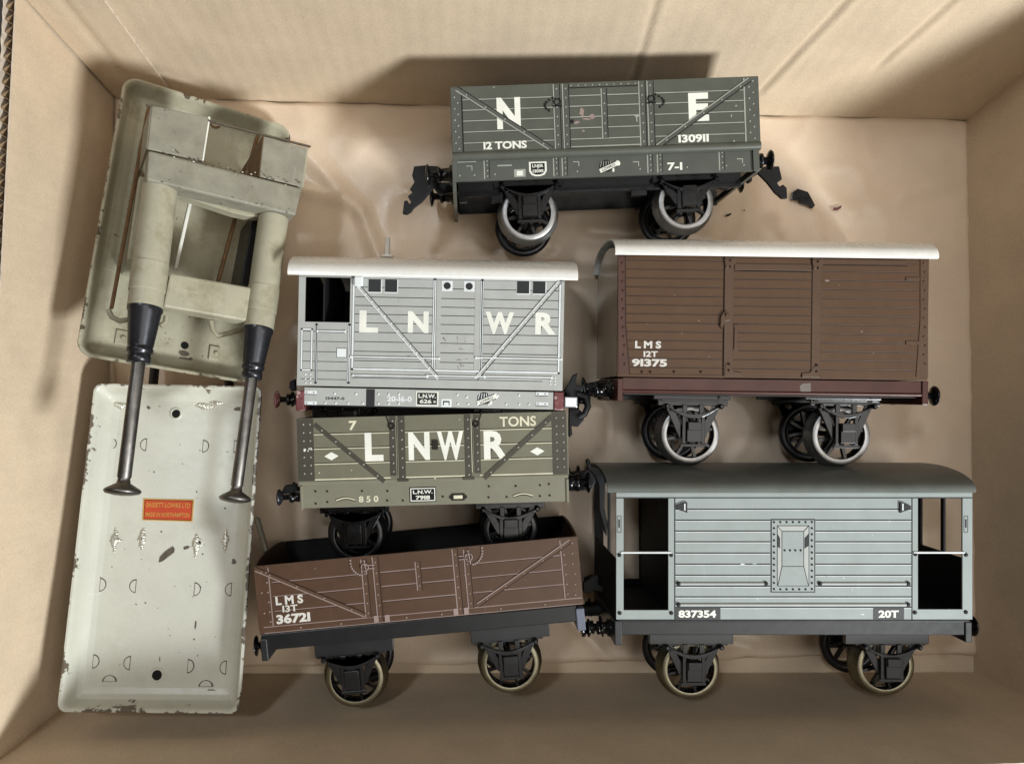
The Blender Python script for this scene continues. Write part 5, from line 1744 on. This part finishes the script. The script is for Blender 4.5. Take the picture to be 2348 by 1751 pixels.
def upper_stop():
    F = Frame((-10.4, 28.2, -7.0), (-122.3, 73.1, 40.0))
    R_ = F.root('buffer_stop', 'worn cream tinplate buffer stop lying upright with two steel plungers over the tray', 'buffer stop', 'buffer stops')
    Z = lambda u, v, h: F.q(100 + u / 2.203, 130 + v / 2.203, h)
    base = pressed_plate(76, 128, [(0, -0.8), (0.25, 0), (1.1, 0), (1.7, -0.7), (3.0, -5.0), (4.2, -7.8), (6.2, -9.2), (9, -9.6)],
                         [M['cream'], M['chip']], 'base_plate', R_, 11.0, 0.45, 0.8, 6.5)
    HP = -9.55
    for u, v, r, ring in ((713, 1458, 1.7, 0), (866, 335, 1.9, 1)):
        c = Z(u, v, HP)
        hb = MB()
        hb.lathe([(r, -0.05), (r, 0.12)], (c.x, c.y, HP), (0, 0, 1), 20, 0)
        if ring:
            hb.lathe([(r + 1.3, -0.1), (r + 1.0, 0.5), (r + 0.1, 0.5), (r, 0)], (c.x, c.y, HP), (0, 0, 1), 20, 1, closed=True)
        hb.build('screw_hole', [M['hole'] if not ring else M['maroon'], M['rust']], base)
    for u, v in ((487, 805), (393, 1420), (862, 1498)):
        c = Z(u, v, HP)
        t = MB()
        t.box(c.x - 2.4, c.x + 2.4, c.y - 3.2, c.y + 3.2, HP - 0.2, HP + 1.0)
        t.rivet(c.x + 0.6, c.y, HP + 0.95, 1.2)
        t.build('fixing_tab', M['cream'], base, bevel=0.3)
    wm = MB()
    cl = [(Z(u, v, HP), a, b) for u, v, a, b in ((705, 1500, 3, 1.4), (720, 1530, 4, 1), (690, 1525, 1, 1.2), (745, 1525, 1, 0.8), (560, 1500, 0.8, 0.6), (260, 1440, 1.2, 1.2), (250, 1475, 1, 0.6))]
    for i in range(26):
        r = random.choice((0.2, 0.25, 0.35))
        cl.append((Z(random.uniform(260, 900), random.uniform(1290, 1560), HP), r, r))
        cl.append((Z(random.uniform(400, 520), random.uniform(600, 1000), HP), r, r))
    chips_on(wm, cl, 0, 0.06)
    wm.build('worn_patch', M['chip'], base)['kind'] = 'stuff'

    def slab(corners, h0, h1, m, name, bev=0.5, parent=None):
        mb = MB()
        mb.prism([Z(u, v, h1).to_2d() for u, v in corners], h0, h1)
        return mb.build(name, m, parent or R_, bevel=bev)
    # posts, beam, lower stretcher
    HB = 33
    for u_, (quad, edge) in enumerate((([(548, 245), (836, 305), (802, 525), (524, 468)], M['cream_print']), ([(1112, 400), (1332, 462), (1306, 660), (1090, 606)], M['cream']))):
        po = slab(quad, HB - 3, HB - 1, M['cream_grey'], 'post')
        q = [Z(u, v, HB - 2) for u, v in quad]
        for p0, p1, mm in ((q[0], q[3], M['cream_grey'] if u_ == 0 else M['rust']), (q[1], q[2], edge)):
            mb = MB()
            mb.bar(p0, p1, 1.0, HP - 0.5, HB - 1.6)
            mb.build('flange', mm, po, bevel=0.2)
    bm_ = slab([(530, 472), (1306, 664), (1274, 802), (520, 622)], HB - 9, HB + 0.6, M['cream_grey'], 'beam', 0.9)
    mb = MB()
    fl_ = []
    for i in range(70):
        t = random.random()
        ua, va, ub, vb = random.choice(((530, 612, 1272, 792), (545, 470, 1300, 655), (545, 470, 1300, 655)))
        d = random.gauss(0, 9)
        p = Z(ua + (ub - ua) * t, va + (vb - va) * t + d, HB + 0.6)
        k = random.uniform(0.12, 0.4)
        fl_.append((p, k * random.uniform(1, 3.5), k))
    chips_on(mb, fl_[:48], 0, 0.05, 7)
    chips_on(mb, [(p, a * 0.4, b * 0.7) for p, a, b in fl_[56:]], 1, 0.07, 7)
    mb.build('worn_edge', [M['chip'], M['cream_print']], bm_)['kind'] = 'stuff'
    slab([(690, 700), (1250, 820), (1030, 805), (960, 790)], HB - 14, HB - 8.5, M['cream'], 'gusset', 0.3)
    slab([(640, 1090), (1050, 1165), (1025, 1335), (605, 1262)], HB - 12, HB - 4, M['cream'], 'stretcher', 0.9)
    # top edge strip above the posts
    mb = MB()
    p, q = Z(520, 235, HB), Z(1355, 448, HB)
    mb.bar(p, q, 0.7, HB - 2.4, HB - 1.1)
    mb.build('top_strip', M['chip'], R_, bevel=0.2)
    # rusty rails along both sides and their painted inner faces
    for (ua, va), (ub, vb), mm in (((532, 255), (345, 1265), M['rust']), ((1085, 395), (880, 1150), M['rust']), ((742, 735), (668, 1068), M['cream_print'])):
        mb = MB()
        p, q = Z(ua, va, 8), Z(ub, vb, 8)
        mb.bar(p, q, 1.5, 4, 8)
        mb.build('rail', mm, R_, bevel=0.4)
    mb = MB()
    p, q = Z(560, 620, 14), Z(500, 1040, 14)
    mb.bar(p, q, 12, HP - 0.5, 14)
    mb.build('side_plate', M['cream'], R_, bevel=0.6)
    mb = MB()
    p, q = Z(1110, 800, 14), Z(1045, 1160, 14)
    mb.bar(p, q, 9, HP - 0.5, 14)
    mb.build('side_plate', M['black_satin'], R_, bevel=0.6)
    for pts in (((325, 1275), (345, 1315), (385, 1335), (440, 1325), (470, 1300)), ((845, 1335), (855, 1380), (880, 1410), (940, 1395), (1010, 1375)), ((590, 1360), (615, 1340), (620, 1310))):
        mb = MB()
        mb.tube([Z(u, v, 11) for u, v in pts], 1.1, 8)
        mb.build('bent_lug', M['cream'], R_)
    # buffers
    for base_, collar0, collar1, s0, s1, rod_end, wt in (
            ((590, 655), (545, 1050), (531, 1190), (527, 1270), (490, 1548), (399, 2188), 1.0),
            ((1163, 805), (1120, 1170), (1105, 1290), (1096, 1375), (1062, 1628), (968, 2226), 0.93)):
        h = 25.8
        a, b = Z(*base_, h), Z(*rod_end, h)
        ax = (b - a).normalized()
        dist = lambda uv: (Z(*uv, h) - a).dot(ax)
        r = 6.9 * wt
        t = MB()
        c0, c1, e = dist(collar0), dist(collar1), dist(s0)
        t.lathe([(r, 1), (r, c0 - 0.05), (r, c0), (r * 1.035, c0 + 0.02), (r * 1.035, c0 + 0.1), (r * 1.035, c1 - 0.1), (r * 1.035, c1), (r * 0.99, c1 + 0.02), (r * 0.99, c1 + 0.1), (r * 0.99, e)], a, ax, 40)
        tu = t.build('buffer_tube', M['cream'], R_)
        s = MB()
        L_ = dist(s1) - e
        s.lathe([(r * 0.97, -0.5), (r * 0.99, 1.2), (r * 0.92, 2.0), (r * 0.70, L_ * 0.70), (r * 0.66, L_ * 0.72), (r * 0.73, L_ * 0.75), (r * 0.73, L_ * 0.80), (r * 0.62, L_ * 0.83), (r * 0.62, L_ * 0.86),
                 (r * 0.66, L_ * 0.89), (r * 0.66, L_), (r * 0.4, L_ + 0.1)], a + ax * e, ax, 36)
        s.build('buffer_socket', M['gun'], tu)
        p = MB()
        d0, d1 = dist(s1) - 2, dist(rod_end)
        rr = r * 0.38
        p.lathe([(rr, d0), (rr, d1 - 5), (rr * 0.85, d1 - 4.4), (rr * 1.0, d1 - 2.6), (rr * 2.4, d1 - 0.5), (rr * 2.65, d1 + 0.3), (rr * 2.4, d1 + 1.3), (rr * 1.2, d1 + 2.0), (0.01, d1 + 2.2)], a, ax, 36)
        p.build('plunger', M['rod'], tu)


# ------------------------------------------------------------------ loose bits on the paper
def fragment(name, pts, z, m, label, cat, th=1.2, group=None):
    q = [at(x, y, z) for x, y in pts]
    c = sum(q, Vector()) / len(q)
    mb = MB()
    mb.prism([(p - c).to_2d() for p in q], 0, th)
    o = mb.build(name, m, bevel=0.2)
    o.location = c * MM
    tag(o, label, cat, group)


Z7 = lambda u, v: (1600 + u / 2.753, v / 2.753)
fragment('coupling_fragment', [Z7(*p) for p in ((585, 1262), (590, 1220), (625, 1195), (690, 1215), (715, 1260), (735, 1300), (715, 1320), (690, 1300), (640, 1285), (625, 1255), (612, 1272))], 3.2, M['black'],
         'broken black hooked coupling piece lying loose on the packing paper', 'metal scrap')
fragment('paint_flake', [Z7(*p) for p in ((850, 1328), (858, 1312), (878, 1312), (905, 1297), (903, 1312), (882, 1330))], 3.0, M['maroon'],
         'tiny maroon flake on the paper beside the black coupling scrap', 'paint flake', 0.6)
fragment('paint_flake', [Z7(*p) for p in ((174, 1368), (182, 1355), (212, 1345), (210, 1357), (190, 1368))], 3.0, M['black'],
         'small black flake on the paper beside the grey wagon wheel', 'paint flake', 0.6)
fragment('paint_flake', [Z7(*p) for p in ((285, 1330), (292, 1323), (300, 1326), (294, 1334))], 3.0, M['black'],
         'smallest black speck on the paper between the flake and the hooked scrap', 'paint flake', 0.5)

ne_wagon()
lnwr_brake()
lms_van()
seven_ton()
lms_open()
lms_brake()
lower_stop()
upper_stop()
